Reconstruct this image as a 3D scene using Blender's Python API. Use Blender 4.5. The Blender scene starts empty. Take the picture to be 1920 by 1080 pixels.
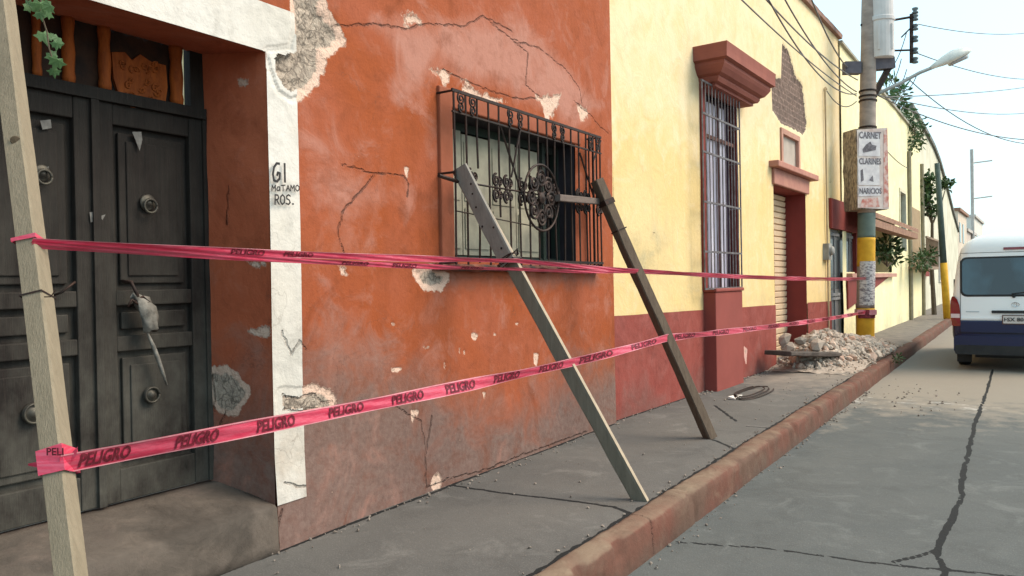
import bpy, math, random
import numpy as np
from mathutils import Vector, noise as mn
random.seed(7); rng = np.random.default_rng(7)
C = bpy.context.scene.collection
SC = bpy.context.scene
# ------------------------------------------------------------------ camera
F = 1450.; TH = math.atan(950/1450.); PITCH = math.atan(-10/1450.); ROLL = .018; H = 1.45
f_ = Vector((math.cos(TH)*math.cos(PITCH), math.sin(TH)*math.cos(PITCH), math.sin(PITCH)))
r0 = Vector((math.sin(TH), -math.cos(TH), 0)); u0 = r0.cross(f_)
R_ = math.cos(ROLL)*r0 - math.sin(ROLL)*u0; U_ = math.sin(ROLL)*r0 + math.cos(ROLL)*u0
CAM = Vector((0, 0, H))
cd = bpy.data.cameras.new("camera"); cam = bpy.data.objects.new("camera", cd); C.objects.link(cam)
from mathutils import Matrix
M = Matrix((R_, U_, -f_)).transposed().to_4x4(); M.translation = CAM; cam.matrix_world = M
cd.sensor_width = 36; cd.lens = 36*F/1920; cd.clip_end = 3000; cd.clip_start = .05
SC.camera = cam
# ------------------------------------------------------------------ light
SUN_EL, SUN_AZ = math.radians(46), math.atan2(-.86, .50)     # direction towards the sun in the XY plane
w = bpy.data.worlds.new("World"); SC.world = w; w.use_nodes = True
nt = w.node_tree; bg = nt.nodes["Background"]; sky = nt.nodes.new("ShaderNodeTexSky")
sky.sky_type = 'NISHITA'; sky.sun_disc = False; sky.sun_elevation = SUN_EL
sky.sun_rotation = math.pi/2 - SUN_AZ; sky.air_density = 1.0; sky.dust_density = 3.0; sky.ozone_density = 1.0
veil = nt.nodes.new("ShaderNodeMix"); veil.data_type = 'RGBA'; veil.inputs[0].default_value = .72; veil.inputs[7].default_value = (1.75, 2.7, 2.9, 1)   # bright thin overcast over the blue
nt.links.new(sky.outputs[0], veil.inputs[6]); nt.links.new(veil.outputs[2], bg.inputs[0]); bg.inputs[1].default_value = .15
sl = bpy.data.lights.new("sun", 'SUN'); sl.energy = 1.3; sl.angle = math.radians(35); sl.color = (1, .84, .66)
so = bpy.data.objects.new("sun", sl); C.objects.link(so)
sd = Vector((math.cos(SUN_EL)*math.cos(SUN_AZ), math.cos(SUN_EL)*math.sin(SUN_AZ), math.sin(SUN_EL)))
so.rotation_euler = sd.to_track_quat('Z', 'Y').to_euler(); so.location = (5, -8, 14)
SC.view_settings.view_transform = 'Standard'; SC.view_settings.look = 'None'
SC.view_settings.exposure = 1.6; SC.view_settings.gamma = 1

# ------------------------------------------------------------------ pixel helpers (points on real planes)
def ray(px, py): px = float(px); py = float(py); return f_ + (px-960)/F*R_ + (540-py)/F*U_
def onY(px, py, Y): d = ray(px, py); return CAM + d*(Y/d.y)
def onZ(px, py, Z=0.): d = ray(px, py); return CAM + d*((Z-H)/d.z)
def atD(px, py, D): return CAM + ray(px, py)*D
def near_axis(px, py, a, b):            # point of line ab nearest the ray
    d = ray(px, py).normalized(); u = (b-a); w0 = CAM-a
    A, B, Cc = d.dot(d), d.dot(u), u.dot(u); D_, E_ = d.dot(w0), u.dot(w0)
    t = (A*E_-B*D_)/(A*Cc-B*B); return a+u*t
class Plane:
    def __init__(s, p, ang=0.):
        s.p = Vector(p); s.u = Vector((math.cos(ang), math.sin(ang), 0)); s.n = Vector((s.u.y, -s.u.x, 0))
    def px(s, x, y, o=0.):
        d = ray(x, y); P = s.p + s.n*o; t = (P-CAM).dot(s.n)/d.dot(s.n); q = CAM+d*t
        return ((q-s.p).dot(s.u), q.z)
    def pt(s, a, z, o=0.): q = s.p + s.u*a + s.n*o; return Vector((q.x, q.y, z))
OR = Plane((0, 3.45, 0)); YE = Plane((7.17, 3.52, 0), -.036); YF = Plane((17.6, 3.12, 0), -.012)

# ------------------------------------------------------------------ mesh builder
WL = {}
class MB:
    def __init__(s): s.v = []; s.f = []
    def poly(s, pts): k = len(s.v); s.v += [tuple(p) for p in pts]; s.f.append(tuple(range(k, k+len(pts)))); return s
    def hexa(s, a, b):       # two quads, a bottom / b top, same winding
        k = len(s.v); s.v += [tuple(p) for p in a]+[tuple(p) for p in b]
        s.f += [(k+3, k+2, k+1, k), (k+4, k+5, k+6, k+7)]
        for i in range(4): j = (i+1) % 4; s.f.append((k+i, k+j, k+4+j, k+4+i))
        return s
    def box(s, x0, x1, y0, y1, z0, z1):
        return s.hexa([(x0, y0, z0), (x1, y0, z0), (x1, y1, z0), (x0, y1, z0)], [(x0, y0, z1), (x1, y0, z1), (x1, y1, z1), (x0, y1, z1)])
    def pbox(s, P, a0, a1, z0, z1, o0, o1):
        q = lambda z: [P.pt(a0, z, o1), P.pt(a1, z, o1), P.pt(a1, z, o0), P.pt(a0, z, o0)]
        return s.hexa(q(z0), q(z1))
    def bar(s, a, b, wd, th, up=(0, 0, 1), seg=1, jit=0., taper=1.):
        a = Vector(a); b = Vector(b); d = (b-a).normalized(); up = Vector(up); sd_ = d.cross(up).normalized(); n = sd_.cross(d).normalized()
        rings = []
        for i in range(seg+1):
            t = i/seg; c = a.lerp(b, t); k = 1+(taper-1)*t
            j = [random.uniform(-jit, jit) for _ in range(8)]
            rings.append([c+sd_*(wd/2*k*sx+j[q])+n*(th/2*k*sy+j[q+4]) for q, (sx, sy) in enumerate(((-1, -1), (1, -1), (1, 1), (-1, 1)))])
        return s.loft(rings)
    def loft(s, rings, cap=True, closed=True):
        k = len(s.v); n = len(rings[0])
        for r in rings: s.v += [tuple(p) for p in r]
        for i in range(len(rings)-1):
            for j in range(n if closed else n-1):
                j2 = (j+1) % n; s.f.append((k+i*n+j, k+i*n+j2, k+(i+1)*n+j2, k+(i+1)*n+j))
        if cap:
            s.f.append(tuple(k+j for j in reversed(range(n)))); s.f.append(tuple(k+(len(rings)-1)*n+j for j in range(n)))
        return s
    def tube(s, pts, r, n=6, rs=None, cap=True):
        pts = [Vector(p) for p in pts]; rings = []; up = Vector((0, 0, 1)); prev = None
        for i, p in enumerate(pts):
            d = (pts[min(i+1, len(pts)-1)]-pts[max(i-1, 0)]).normalized()
            if prev is None:
                a = d.cross(up) if abs(d.z) < .95 else d.cross(Vector((1, 0, 0)))
            else: a = prev - d*prev.dot(d)
            a.normalize(); prev = a; b = d.cross(a); rr = rs[i] if rs else r
            rings.append([p+(a*math.cos(2*math.pi*k/n)+b*math.sin(2*math.pi*k/n))*rr for k in range(n)])
        return s.loft(rings, cap)
    def disc(s, c, nrm, r, th, n=24):
        c = Vector(c); nrm = Vector(nrm).normalized(); return s.tube([c, c+nrm*th], r, n)
    def lathe(s, c, axis, prof, n=20):
        c = Vector(c); ax = Vector(axis).normalized(); pts = [c+ax*h for h, r in prof]; a = ax.orthogonal().normalized(); b = ax.cross(a)
        return s.loft([[p+(a*math.cos(2*math.pi*k/n)+b*math.sin(2*math.pi*k/n))*max(r, 1e-4) for k in range(n)] for p, (h, r) in zip(pts, prof)])
    def prism(s, pts, off):
        off = Vector(off); a = [Vector(p) for p in pts]; return s.loft([a, [p+off for p in a]])
    def build(s, name, mat, parent=None, smooth=False, attr=None, **tags):
        loc = WL[parent.name] if parent else None
        if loc is None:
            a = np.array(s.v); loc = Vector(((a[:, 0].min()+a[:, 0].max())/2, (a[:, 1].min()+a[:, 1].max())/2, a[:, 2].min())) if len(a) else Vector()
        me = bpy.data.meshes.new(name)
        if parent is None and tags.get('kind') == 'structure': loc = Vector()
        me.from_pydata([(v[0]-loc.x, v[1]-loc.y, v[2]-loc.z) for v in s.v], [], s.f)
        if attr is not None:
            ca = me.color_attributes.new('m', 'FLOAT_COLOR', 'POINT'); ca.data.foreach_set('color', np.asarray(attr, np.float32).ravel())
        me.materials.append(mat)
        if smooth: me.polygons.foreach_set('use_smooth', [True]*len(me.polygons))
        me.update(); o = bpy.data.objects.new(name, me); C.objects.link(o); WL[o.name] = loc
        if parent: o.parent = parent
        else: o.location = loc
        tag(o, **tags); return o
def tag(o, label=None, cat=None, group=None, kind=None):
    if label: o['label'] = label
    if cat: o['category'] = cat
    if group: o['group'] = group
    if kind: o['kind'] = kind
    return o
def thing(name, loc, label, cat, group=None):
    o = bpy.data.objects.new(name, None); C.objects.link(o); o.location = loc; o.empty_display_size = .2
    WL[o.name] = Vector(loc); return tag(o, label, cat, group)
def bevel(o, wd=.01, seg=2):
    m = o.modifiers.new('bevel', 'BEVEL'); m.width = wd; m.segments = seg; m.limit_method = 'ANGLE'; m.angle_limit = math.radians(40); return o

# ------------------------------------------------------------------ materials
def newmat(name, rough=.85, metal=0., spec=.25):
    m = bpy.data.materials.new(name); m.use_nodes = True; n = m.node_tree.nodes; b = n['Principled BSDF']
    b.inputs['Roughness'].default_value = rough; b.inputs['Metallic'].default_value = metal; b.inputs['Specular IOR Level'].default_value = spec
    return m, m.node_tree, b
def rgb(c): return (c[0], c[1], c[2], 1)
def N(t, k, **kw):
    n = t.nodes.new(k)
    for a, v in kw.items(): setattr(n, a, v)
    return n
def noise(t, scale, detail=4, vec=None, rough=.55, dist=0.):
    n = N(t, 'ShaderNodeTexNoise'); n.inputs['Scale'].default_value = scale; n.inputs['Detail'].default_value = detail
    n.inputs['Roughness'].default_value = rough; n.inputs['Distortion'].default_value = dist
    if vec is not None: t.links.new(vec, n.inputs['Vector'])
    return n.outputs['Fac']
def ramp(t, fac, a, b, lo=0., hi=1.):
    n = N(t, 'ShaderNodeMapRange'); n.clamp = True
    for i, v in zip(('From Min', 'From Max', 'To Min', 'To Max'), (a, b, lo, hi)): n.inputs[i].default_value = v
    t.links.new(fac, n.inputs['Value']); return n.outputs['Result']
def mix(t, fac, a, b, mode='MIX'):
    n = N(t, 'ShaderNodeMix', data_type='RGBA', blend_type=mode); 
    def put(i, v):
        if isinstance(v, bpy.types.NodeSocket): t.links.new(v, n.inputs[i])
        else: n.inputs[i].default_value = rgb(v) if i > 1 else v
    put(0, fac); put(6, a); put(7, b); return n.outputs[2]
def math_(t, op, a, b=0.):
    n = N(t, 'ShaderNodeMath', operation=op)
    for i, v in enumerate((a, b)):
        if isinstance(v, bpy.types.NodeSocket): t.links.new(v, n.inputs[i])
        else: n.inputs[i].default_value = v
    return n.outputs[0]
def coords(t, sc=(1, 1, 1)):
    g = N(t, 'ShaderNodeNewGeometry'); mp = N(t, 'ShaderNodeMapping'); t.links.new(g.outputs['Position'], mp.inputs['Vector']); mp.inputs['Scale'].default_value = sc
    return mp.outputs[0]
def ocoords(t, sc=(1, 1, 1)):
    g = N(t, 'ShaderNodeTexCoord'); mp = N(t, 'ShaderNodeMapping'); t.links.new(g.outputs['Object'], mp.inputs['Vector']); mp.inputs['Scale'].default_value = sc
    return mp.outputs[0]
def bump(t, b, h, dist=.01, st=.6):
    n = N(t, 'ShaderNodeBump'); n.inputs['Distance'].default_value = dist; n.inputs['Strength'].default_value = st
    t.links.new(h, n.inputs['Height']); t.links.new(n.outputs[0], b.inputs['Normal'])
def simple(name, c, c2=None, scale=6, rough=.8, metal=0., bmp=.004, sc=(1, 1, 1), lo=.35, hi=.65, spec=.25, detail=5):
    m, t, b = newmat(name, rough, metal, spec); v = ocoords(t, sc); nz = noise(t, scale, detail, v)
    c2 = c2 or tuple(x*.7 for x in c)
    t.links.new(mix(t, ramp(t, nz, lo, hi), c, c2), b.inputs['Base Color'])
    if bmp: bump(t, b, noise(t, scale*4, 4, v), bmp)
    return m
# plaster wall with painted-on masks: R plaster lost, G faded paint and painted-in light, B damp dirt, A crack distance
def plaster(name, base, base2, faded, dirt, under, under2, crackc, fleck, big=.9, brick=False, bl=1.):
    m, t, b = newmat(name, .9, 0, .15); v = coords(t)
    at = N(t, 'ShaderNodeAttribute', attribute_name='m'); sp = N(t, 'ShaderNodeSeparateColor'); t.links.new(at.outputs['Color'], sp.inputs[0])
    nbig = noise(t, big, 5, v, .6, .4); nmid = noise(t, 3.2, 6, v, .65, .6); nf = noise(t, 22, 5, v, .7); vf = noise(t, 70, 3, v)
    streak = noise(t, 1.4, 5, coords(t, (5, 5, .5)), .6)
    col = mix(t, ramp(t, nbig, .42, .62), base, base2)
    col = mix(t, math_(t, 'MULTIPLY', ramp(t, streak, .5, .72), .35), col, tuple(x*.72 for x in base2))
    col = mix(t, math_(t, 'MULTIPLY', ramp(t, nmid, .55, .75), .4), col, faded)
    fd = math_(t, 'ADD', sp.outputs[1], math_(t, 'MULTIPLY', math_(t, 'SUBTRACT', nmid, .5), 1.3))
    col = mix(t, math_(t, 'MULTIPLY', ramp(t, fd, .3, .9), .8), col, faded)
    dd = math_(t, 'ADD', sp.outputs[2], math_(t, 'MULTIPLY', math_(t, 'SUBTRACT', nmid, .5), 1.1))
    col = mix(t, math_(t, 'MULTIPLY', ramp(t, dd, .25, .85), .85), col, mix(t, ramp(t, nf, .35, .7), dirt, tuple(x*.62 for x in dirt)))
    blot = noise(t, 1.9, 6, v, .7, 1.2); col = mix(t, ramp(t, blot, .30, .46, .55*bl, 0), col, tuple(x*.55 for x in base2)); col = mix(t, ramp(t, blot, .56, .74, 0, .45), col, faded)
    grain = noise(t, 9, 6, v, .7); col = mix(t, ramp(t, grain, .3, .5, .28*bl, 0), col, tuple(x*.45 for x in base))
    # small chips and flecks
    fl = math_(t, 'MULTIPLY', ramp(t, nf, .70, .74), ramp(t, nmid, .5, .6))
    col = mix(t, math_(t, 'MULTIPLY', fl, .6), col, fleck)
    # hairline crazing
    vo = N(t, 'ShaderNodeTexVoronoi', feature='DISTANCE_TO_EDGE'); vo.inputs['Scale'].default_value = 1.1
    wv = N(t, 'ShaderNodeVectorMath', operation='ADD'); n3 = N(t, 'ShaderNodeTexNoise'); n3.inputs['Scale'].default_value = 2.5; n3.inputs['Detail'].default_value = 5
    t.links.new(v, n3.inputs['Vector']); t.links.new(v, wv.inputs[0]); t.links.new(n3.outputs['Color'], wv.inputs[1]); t.links.new(wv.outputs[0], vo.inputs['Vector'])
    hair = math_(t, 'MULTIPLY', ramp(t, vo.outputs['Distance'], 0, .006, 1, 0), ramp(t, nbig, .5, .6))
    col = mix(t, math_(t, 'MULTIPLY', hair, .35), col, crackc)
    # cracks
    jit = math_(t, 'MULTIPLY', math_(t, 'SUBTRACT', noise(t, 30, 4, v, .7), .5), .022)
    cdist = math_(t, 'ADD', at.outputs['Alpha'], jit)
    ck = ramp(t, cdist, .003, .010, 1, 0)
    # loss
    ls = math_(t, 'ADD', sp.outputs[0], math_(t, 'MULTIPLY', math_(t, 'SUBTRACT', noise(t, 11, 6, v, .7), .5), 1.25))
    loss = ramp(t, ls, .49, .52); rim = math_(t, 'MULTIPLY', ramp(t, ls, .42, .48), ramp(t, ls, .49, .52, 1, 0))
    if brick:
        br = N(t, 'ShaderNodeTexBrick'); br.inputs['Scale'].default_value = 1; br.inputs['Brick Width'].default_value = .3; br.inputs['Row Height'].default_value = .1; br.inputs['Mortar Size'].default_value = .012
        br.inputs['Color1'].default_value = rgb(under); br.inputs['Color2'].default_value = rgb(under2); br.inputs['Mortar'].default_value = rgb(tuple(x*1.6 for x in under))
        sw = N(t, 'ShaderNodeSeparateXYZ'); t.links.new(v, sw.inputs[0]); cw = N(t, 'ShaderNodeCombineXYZ'); t.links.new(sw.outputs[0], cw.inputs[0]); t.links.new(sw.outputs[2], cw.inputs[1])
        t.links.new(cw.outputs[0], br.inputs['Vector']); uc = mix(t, ramp(t, nf, .4, .6), br.outputs['Color'], under2)
    else:
        v2 = N(t, 'ShaderNodeTexVoronoi', feature='DISTANCE_TO_EDGE'); v2.inputs['Scale'].default_value = 9; t.links.new(wv.outputs[0], v2.inputs['Vector'])
        uc = mix(t, ramp(t, nf, .35, .65), under, under2); uc = mix(t, ramp(t, v2.outputs['Distance'], 0, .09, .75, 0), uc, tuple(x*.3 for x in under2))
    col = mix(t, math_(t, 'MULTIPLY', rim, .55), col, fleck)
    if not brick: uc = mix(t, ramp(t, ls, 1.0, 1.15), fleck, uc)
    col = mix(t, loss, col, uc)
    col = mix(t, math_(t, 'MULTIPLY', math_(t, 'MULTIPLY', ck, ramp(t, nmid, .35, .6, .2, .9)), .8), col, crackc)
    t.links.new(col, b.inputs['Base Color'])
    h = math_(t, 'SUBTRACT', math_(t, 'ADD', math_(t, 'MULTIPLY', nmid, .5), math_(t, 'MULTIPLY', nf, .25)), math_(t, 'ADD', math_(t, 'MULTIPLY', loss, math_(t, 'ADD', .7, math_(t, 'MULTIPLY', nf, 1.5))), math_(t, 'MULTIPLY', ck, .8)))
    bump(t, b, math_(t, 'ADD', h, math_(t, 'MULTIPLY', vf, .06)), .022, .8)
    return m
CR = (.085, .045, .035)
m_orange = plaster('orange_plaster', (.32, .088, .043), (.295, .071, .024), (.41, .20, .155), (.175, .135, .120), (.50, .41, .33), (.27, .22, .18), CR, (.66, .46, .36))
m_reveal = plaster('orange_plaster_reveal', (.44, .120, .058), (.38, .092, .042), (.46, .19, .13), (.18, .135, .115), (.5, .4, .32), (.27, .22, .18), CR, (.6, .42, .33))
m_yellow = plaster('yellow_plaster', (.67, .49, .225), (.69, .52, .27), (.74, .62, .42), (.50, .42, .24), (.21, .145, .12), (.14, .10, .085), (.3, .2, .12), (.9, .8, .6), brick=True, bl=.3)
m_dado = plaster('dado_red_paint', (.25, .060, .048), (.22, .052, .042), (.30, .10, .085), (.18, .10, .085), (.55, .45, .38), (.35, .26, .2), CR, (.6, .35, .3))
m_redjamb = simple('red_jamb_paint', (.20, .034, .028), (.17, .03, .025), 3)
m_white = simple('white_trim_paint', (.80, .76, .70), (.70, .65, .57), 3.5, .85, bmp=.004)
m_pale = plaster('pale_yellow_plaster', (.80, .72, .44), (.74, .68, .42), (.84, .79, .6), (.5, .46, .3), (.5, .42, .3), (.35, .3, .2), (.3, .25, .15), (.9, .85, .7), bl=.4)
m_cream = simple('cream_white_plaster', (.62, .59, .47), (.50, .47, .36), .9, lo=.4, hi=.6)
def wood(name, c, c2, c3, gr=(1, 1, 12), rough=.8, dust=None):
    m, t, b = newmat(name, rough, 0, .2); v = ocoords(t, gr); g = noise(t, 5, 6, v, .7, .3); g2 = noise(t, 22, 4, v, .6)
    col = mix(t, ramp(t, g, .35, .65), c, c2); col = mix(t, ramp(t, g2, .6, .75, 0, .7), col, c3)
    if dust:
        d = noise(t, 2.2, 6, ocoords(t, (1, 1, .6)), .7); z = N(t, 'ShaderNodeSeparateXYZ'); t.links.new(ocoords(t), z.inputs[0])
        k = math_(t, 'MULTIPLY', ramp(t, d, .38, .66), ramp(t, z.outputs[2], .3, 2.0, 1., .15)); col = mix(t, k, col, dust)
    t.links.new(col, b.inputs['Base Color']); bump(t, b, g2, .004, .7); return m
m_door = wood('dark_door_wood', (.019, .014, .012), (.011, .009, .008), (.045, .036, .030), (14, 14, .5), .75, (.095, .090, .076))
m_doorlow = m_door
m_rust = wood('rust_orange_wood', (.34, .085, .015), (.20, .045, .01), (.10, .03, .01), (4, 4, 1), .7)
m_timber = wood('pale_timber', (.25, .205, .145), (.20, .165, .115), (.15, .115, .08), (9, 9, .7))
m_greyplank = wood('weathered_grey_plank', (.19, .168, .13), (.145, .13, .10), (.085, .08, .07), (8, 8, .7))
m_upboard = wood('pale_grey_board', (.25, .225, .20), (.19, .17, .15), (.12, .1, .09), (8, 8, .7))
m_edge = wood('sawn_plank_edge', (.40, .32, .235), (.30, .24, .175), (.3, .24, .18), (5, 5, 1))
m_brownpost = wood('brown_prop_wood', (.13, .095, .068), (.09, .062, .045), (.055, .037, .03), (8, 8, .8))
m_iron = simple('dark_iron', (.020, .016, .015), (.045, .024, .018), 20, .6, .4, .001)
m_brass = simple('dull_brass', (.085, .078, .062), (.045, .04, .035), 20, .5, .4, .001)
m_paper = simple('pale_paper', (.62, .58, .52), (.45, .42, .38), 14, .9)
m_ink = simple('black_brush_paint', (.02, .018, .018), (.035, .03, .03), 40, .7, bmp=0)
m_black = simple('dark_interior', (.012, .011, .012), (.02, .018, .018), 3, .9)
m_kerbp = plaster('kerb_worn_paint', (.135, .058, .042), (.115, .068, .050), (.23, .17, .12), (.08, .06, .05), (.4, .3, .2), (.3, .22, .16), CR, (.55, .42, .3), big=1.7)
def tape_mat(name='red_danger_film', a=(.50, .032, .075), b2=(.52, .075, .125)):
    m, t, b = newmat(name, .35, 0, .5); v = coords(t, (3, 3, 40)); n_ = noise(t, 3, 4, v)
    t.links.new(mix(t, ramp(t, n_, .4, .6), a, b2), b.inputs['Base Color']); b.inputs['Transmission Weight'].default_value = 0.
    bump(t, b, noise(t, 30, 3, coords(t, (1, 1, 2))), .004, .6); return m
m_tape = tape_mat()
m_tapeline = simple('pale_tape_stripe', (.62, .28, .31), (.58, .2, .24), 30, .4, bmp=0)
m_tapeink = simple('dark_tape_print', (.10, .012, .02), (.16, .02, .03), 30, .5, bmp=0)
m_roller = simple('cream_shutter_metal', (.66, .50, .34), (.58, .42, .28), 4, .6)
m_grey = simple('grey_gate_metal', (.15, .15, .155), (.11, .11, .115), 4, .55, .2)
m_curtain = simple('white_curtain', (.75, .72, .78), (.42, .38, .46), 3, .9, sc=(5, 5, .2))
m_board = simple('cream_window_board', (.40, .37, .28), (.25, .235, .185), 4.5, .8)
m_glass, t_, b_ = newmat('dark_glass', .08, 0, .5); b_.inputs['Base Color'].default_value = (.02, .03, .035, 1)
m_concrete = simple('step_concrete', (.21, .175, .145), (.12, .10, .085), 2.6, .9, bmp=.01)
m_conc_lt = simple('pale_concrete', (.50, .46, .42), (.40, .36, .33), 3, .9)
m_pole = simple('pole_concrete', (.36, .29, .25), (.25, .20, .175), 4, .9, sc=(1, 1, 2))
m_tile = simple('terracotta_tile', (.30, .17, .11), (.2, .1, .07), 8, .8)
def leafmat(name, a, b2):
    m, t, b = newmat(name, .6, 0, .3); t.links.new(mix(t, ramp(t, noise(t, 9, 3, coords(t)), .35, .65), a, b2), b.inputs['Base Color']); return m
m_leaf = leafmat('green_leaf', (.05, .10, .03), (.035, .065, .022)); m_leafl = leafmat('light_green_leaf', (.06, .13, .045), (.035, .08, .028)); m_twig = simple('twig_bark', (.12, .09, .06))

# ------------------------------------------------------------------ distance fields
def polyd(X, Z, pts, closed=True):          # distance to polyline and inside flag
    P = np.array(pts, float); n = len(P); D = np.full(X.shape, 9e9); ins = np.zeros(X.shape, bool)
    for i in range(n if closed else n-1):
        a = P[i]; b = P[(i+1) % n]; ab = b-a; L = max((ab**2).sum(), 1e-12)
        t = np.clip(((X-a[0])*ab[0]+(Z-a[1])*ab[1])/L, 0, 1)
        D = np.minimum(D, np.hypot(X-a[0]-t*ab[0], Z-a[1]-t*ab[1]))
        if closed:
            c = ((a[1] > Z) != (b[1] > Z)); den = (b[1]-a[1]) or 1e-12
            ins ^= c & (X < (b[0]-a[0])*(Z-a[1])/den+a[0])
    return D, ins
def field(X, Z, polys, wd=.04):
    F_ = np.zeros(X.shape)
    for p in polys:
        D, i = polyd(X, Z, p); s = np.where(i, -D, D); F_ = np.maximum(F_, np.clip(.5-s/(2*wd), 0, 1))
    return F_
def jag(pts, amp, seg):
    out = [pts[0]]
    for a, b in zip(pts[:-1], pts[1:]):
        L = math.dist(a, b); n = max(1, int(L/seg))
        for i in range(1, n+1):
            t = i/n; j = amp if i < n else 0; out.append((a[0]+(b[0]-a[0])*t+random.uniform(-j, j), a[1]+(b[1]-a[1])*t+random.uniform(-j, j)))
    return out
def cracks(X, Z, lines, amp=.008, seg=.03):
    D = np.full(X.shape, 1.)
    for l in lines:
        lj = jag(l, amp, seg); P = np.array(lj); m = (X > P[:, 0].min()-.1) & (X < P[:, 0].max()+.1) & (Z > P[:, 1].min()-.1) & (Z < P[:, 1].max()+.1)
        if m.any():
            d, _ = polyd(X[m], Z[m], lj, False); D[m] = np.minimum(D[m], d)
    return D
def wall_grid(name, P, s_lines, z_lines, holes, attrfn, dispfn, mat, parent, tilt=None):
    S, Z = np.meshgrid(s_lines, z_lines, indexing='ij'); at = attrfn(S, Z); o = dispfn(S, Z, at)
    ns, nz = S.shape; mb = MB(); x = P.p.x+P.u.x*S+P.n.x*o; y = P.p.y+P.u.y*S+P.n.y*o
    mb.v = list(map(tuple, np.stack([x, y, Z], -1).reshape(-1, 3)))
    sc = (S[:-1, :-1]+S[1:, 1:])/2; zc = (Z[:-1, :-1]+Z[1:, 1:])/2; keep = np.ones(sc.shape, bool)
    for a0, a1, z0, z1 in holes: keep &= ~((sc > a0) & (sc < a1) & (zc > z0) & (zc < z1))
    I, J = np.nonzero(keep); k = I*nz+J; mb.f = list(map(tuple, np.stack([k, k+nz, k+nz+1, k+1], -1)))
    return mb.build(name, mat, parent, smooth=True, attr=at.reshape(-1, 4))
def lines(a, b, st, extra=()):
    n = max(2, int(round((b-a)/st))+1); L = list(np.linspace(a, b, n))
    for e in extra:
        if a < e < b: i = int(np.argmin(np.abs(np.array(L)-e))); L[i] = e
    return np.array(sorted(L))
def vnoise(S, Z, sc, seed=0., oct_=3):
    out = np.empty(S.shape); f = out.ravel(); s = S.ravel(); z = Z.ravel()
    for i in range(len(f)): f[i] = mn.fractal(Vector((s[i]*sc+seed, z[i]*sc, seed)), 1., 2., oct_)
    return out
def gridnoise(S, Z, sc, seed=1):          # cheap smooth noise by sine sums
    r = np.random.default_rng(seed); out = np.zeros(S.shape)
    for k in range(14):
        a = r.uniform(0, 6.28); f = sc*r.uniform(.5, 2.2); out += np.sin(f*(S*math.cos(a)+Z*math.sin(a))+r.uniform(0, 6.28))
    return out/14*1.4

# ================================================================== SETTING
road_l = [[onZ(*p, -.2)[:2] for p in l] for l in (
    [(1862, 690), (1850, 735), (1826, 800), (1808, 880), (1800, 940), (1778, 985), (1758, 1030)],
    [(1758, 1030), (1720, 1042), (1675, 1052)], [(1758, 1030), (1768, 1060), (1775, 1110)],
    [(1270, 1016), (1450, 1030), (1640, 1055), (1920, 1082)])]
side_l = [[onZ(*p, 0)[:2] for p in l] for l in (
    [(805, 905), (950, 925), (1060, 938), (1150, 950), (1180, 962)], [(1335, 825), (1378, 842)], [(1400, 800), (1450, 803)], [(1340, 760), (1380, 790)])]
side_l.append([(1.0, 2.035), (12.4, 2.03)])
def asphalt(name, c, c2, dust):
    m, t, b = newmat(name, .88, 0, .25); v = coords(t)
    at = N(t, 'ShaderNodeAttribute', attribute_name='m'); sp = N(t, 'ShaderNodeSeparateColor'); t.links.new(at.outputs['Color'], sp.inputs[0])
    a = noise(t, .7, 5, v, .6, .5); bq = noise(t, 4, 6, v, .65); f = noise(t, 90, 3, v)
    col = mix(t, ramp(t, a, .35, .65), c, c2); col = mix(t, ramp(t, bq, .5, .75, 0, .35), col, tuple(x*1.25 for x in c))
    col = mix(t, ramp(t, f, .3, .7, .16, 0), col, tuple(x*.5 for x in c)); col = mix(t, ramp(t, noise(t, 11, 4, v), .68, .74, 0, .35), col, tuple(x*.55 for x in c))
    col = mix(t, ramp(t, noise(t, 1.7, 7, v, .75, 1.), .36, .48, .45, 0), col, tuple(x*.6 for x in c)); col = mix(t, ramp(t, noise(t, 2.3, 7, v, .75, .8), .55, .68, 0, .4), col, tuple(x*1.7 for x in c))
    ag = N(t, 'ShaderNodeTexVoronoi'); ag.inputs['Scale'].default_value = 70; t.links.new(v, ag.inputs['Vector']); col = mix(t, ramp(t, ag.outputs['Distance'], .12, .3, .3, 0), col, tuple(x*2. for x in c))
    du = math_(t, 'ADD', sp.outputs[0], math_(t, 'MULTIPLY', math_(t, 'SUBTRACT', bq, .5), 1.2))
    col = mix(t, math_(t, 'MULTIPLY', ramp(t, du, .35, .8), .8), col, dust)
    wh = math_(t, 'ADD', sp.outputs[1], math_(t, 'MULTIPLY', math_(t, 'SUBTRACT', noise(t, 5, 5, coords(t, (1, .6, 1)), .7), .5), 1.6))
    col = mix(t, math_(t, 'MULTIPLY', ramp(t, wh, .6, .95), .75), col, (.72, .68, .64))
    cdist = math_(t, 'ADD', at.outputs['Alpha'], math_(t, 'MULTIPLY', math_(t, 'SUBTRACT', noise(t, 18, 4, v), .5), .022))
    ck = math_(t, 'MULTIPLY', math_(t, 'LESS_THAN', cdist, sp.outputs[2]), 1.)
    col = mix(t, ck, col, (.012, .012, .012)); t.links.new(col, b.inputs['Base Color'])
    bump(t, b, math_(t, 'SUBTRACT', math_(t, 'ADD', math_(t, 'MULTIPLY', f, .25), math_(t, 'MULTIPLY', bq, .8)), math_(t, 'MULTIPLY', ck, 1.5)), .012, .7)
    return m
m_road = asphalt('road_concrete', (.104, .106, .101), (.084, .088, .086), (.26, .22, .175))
m_side = asphalt('sidewalk_concrete', (.120, .112, .103), (.097, .091, .085), (.24, .20, .165))
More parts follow.
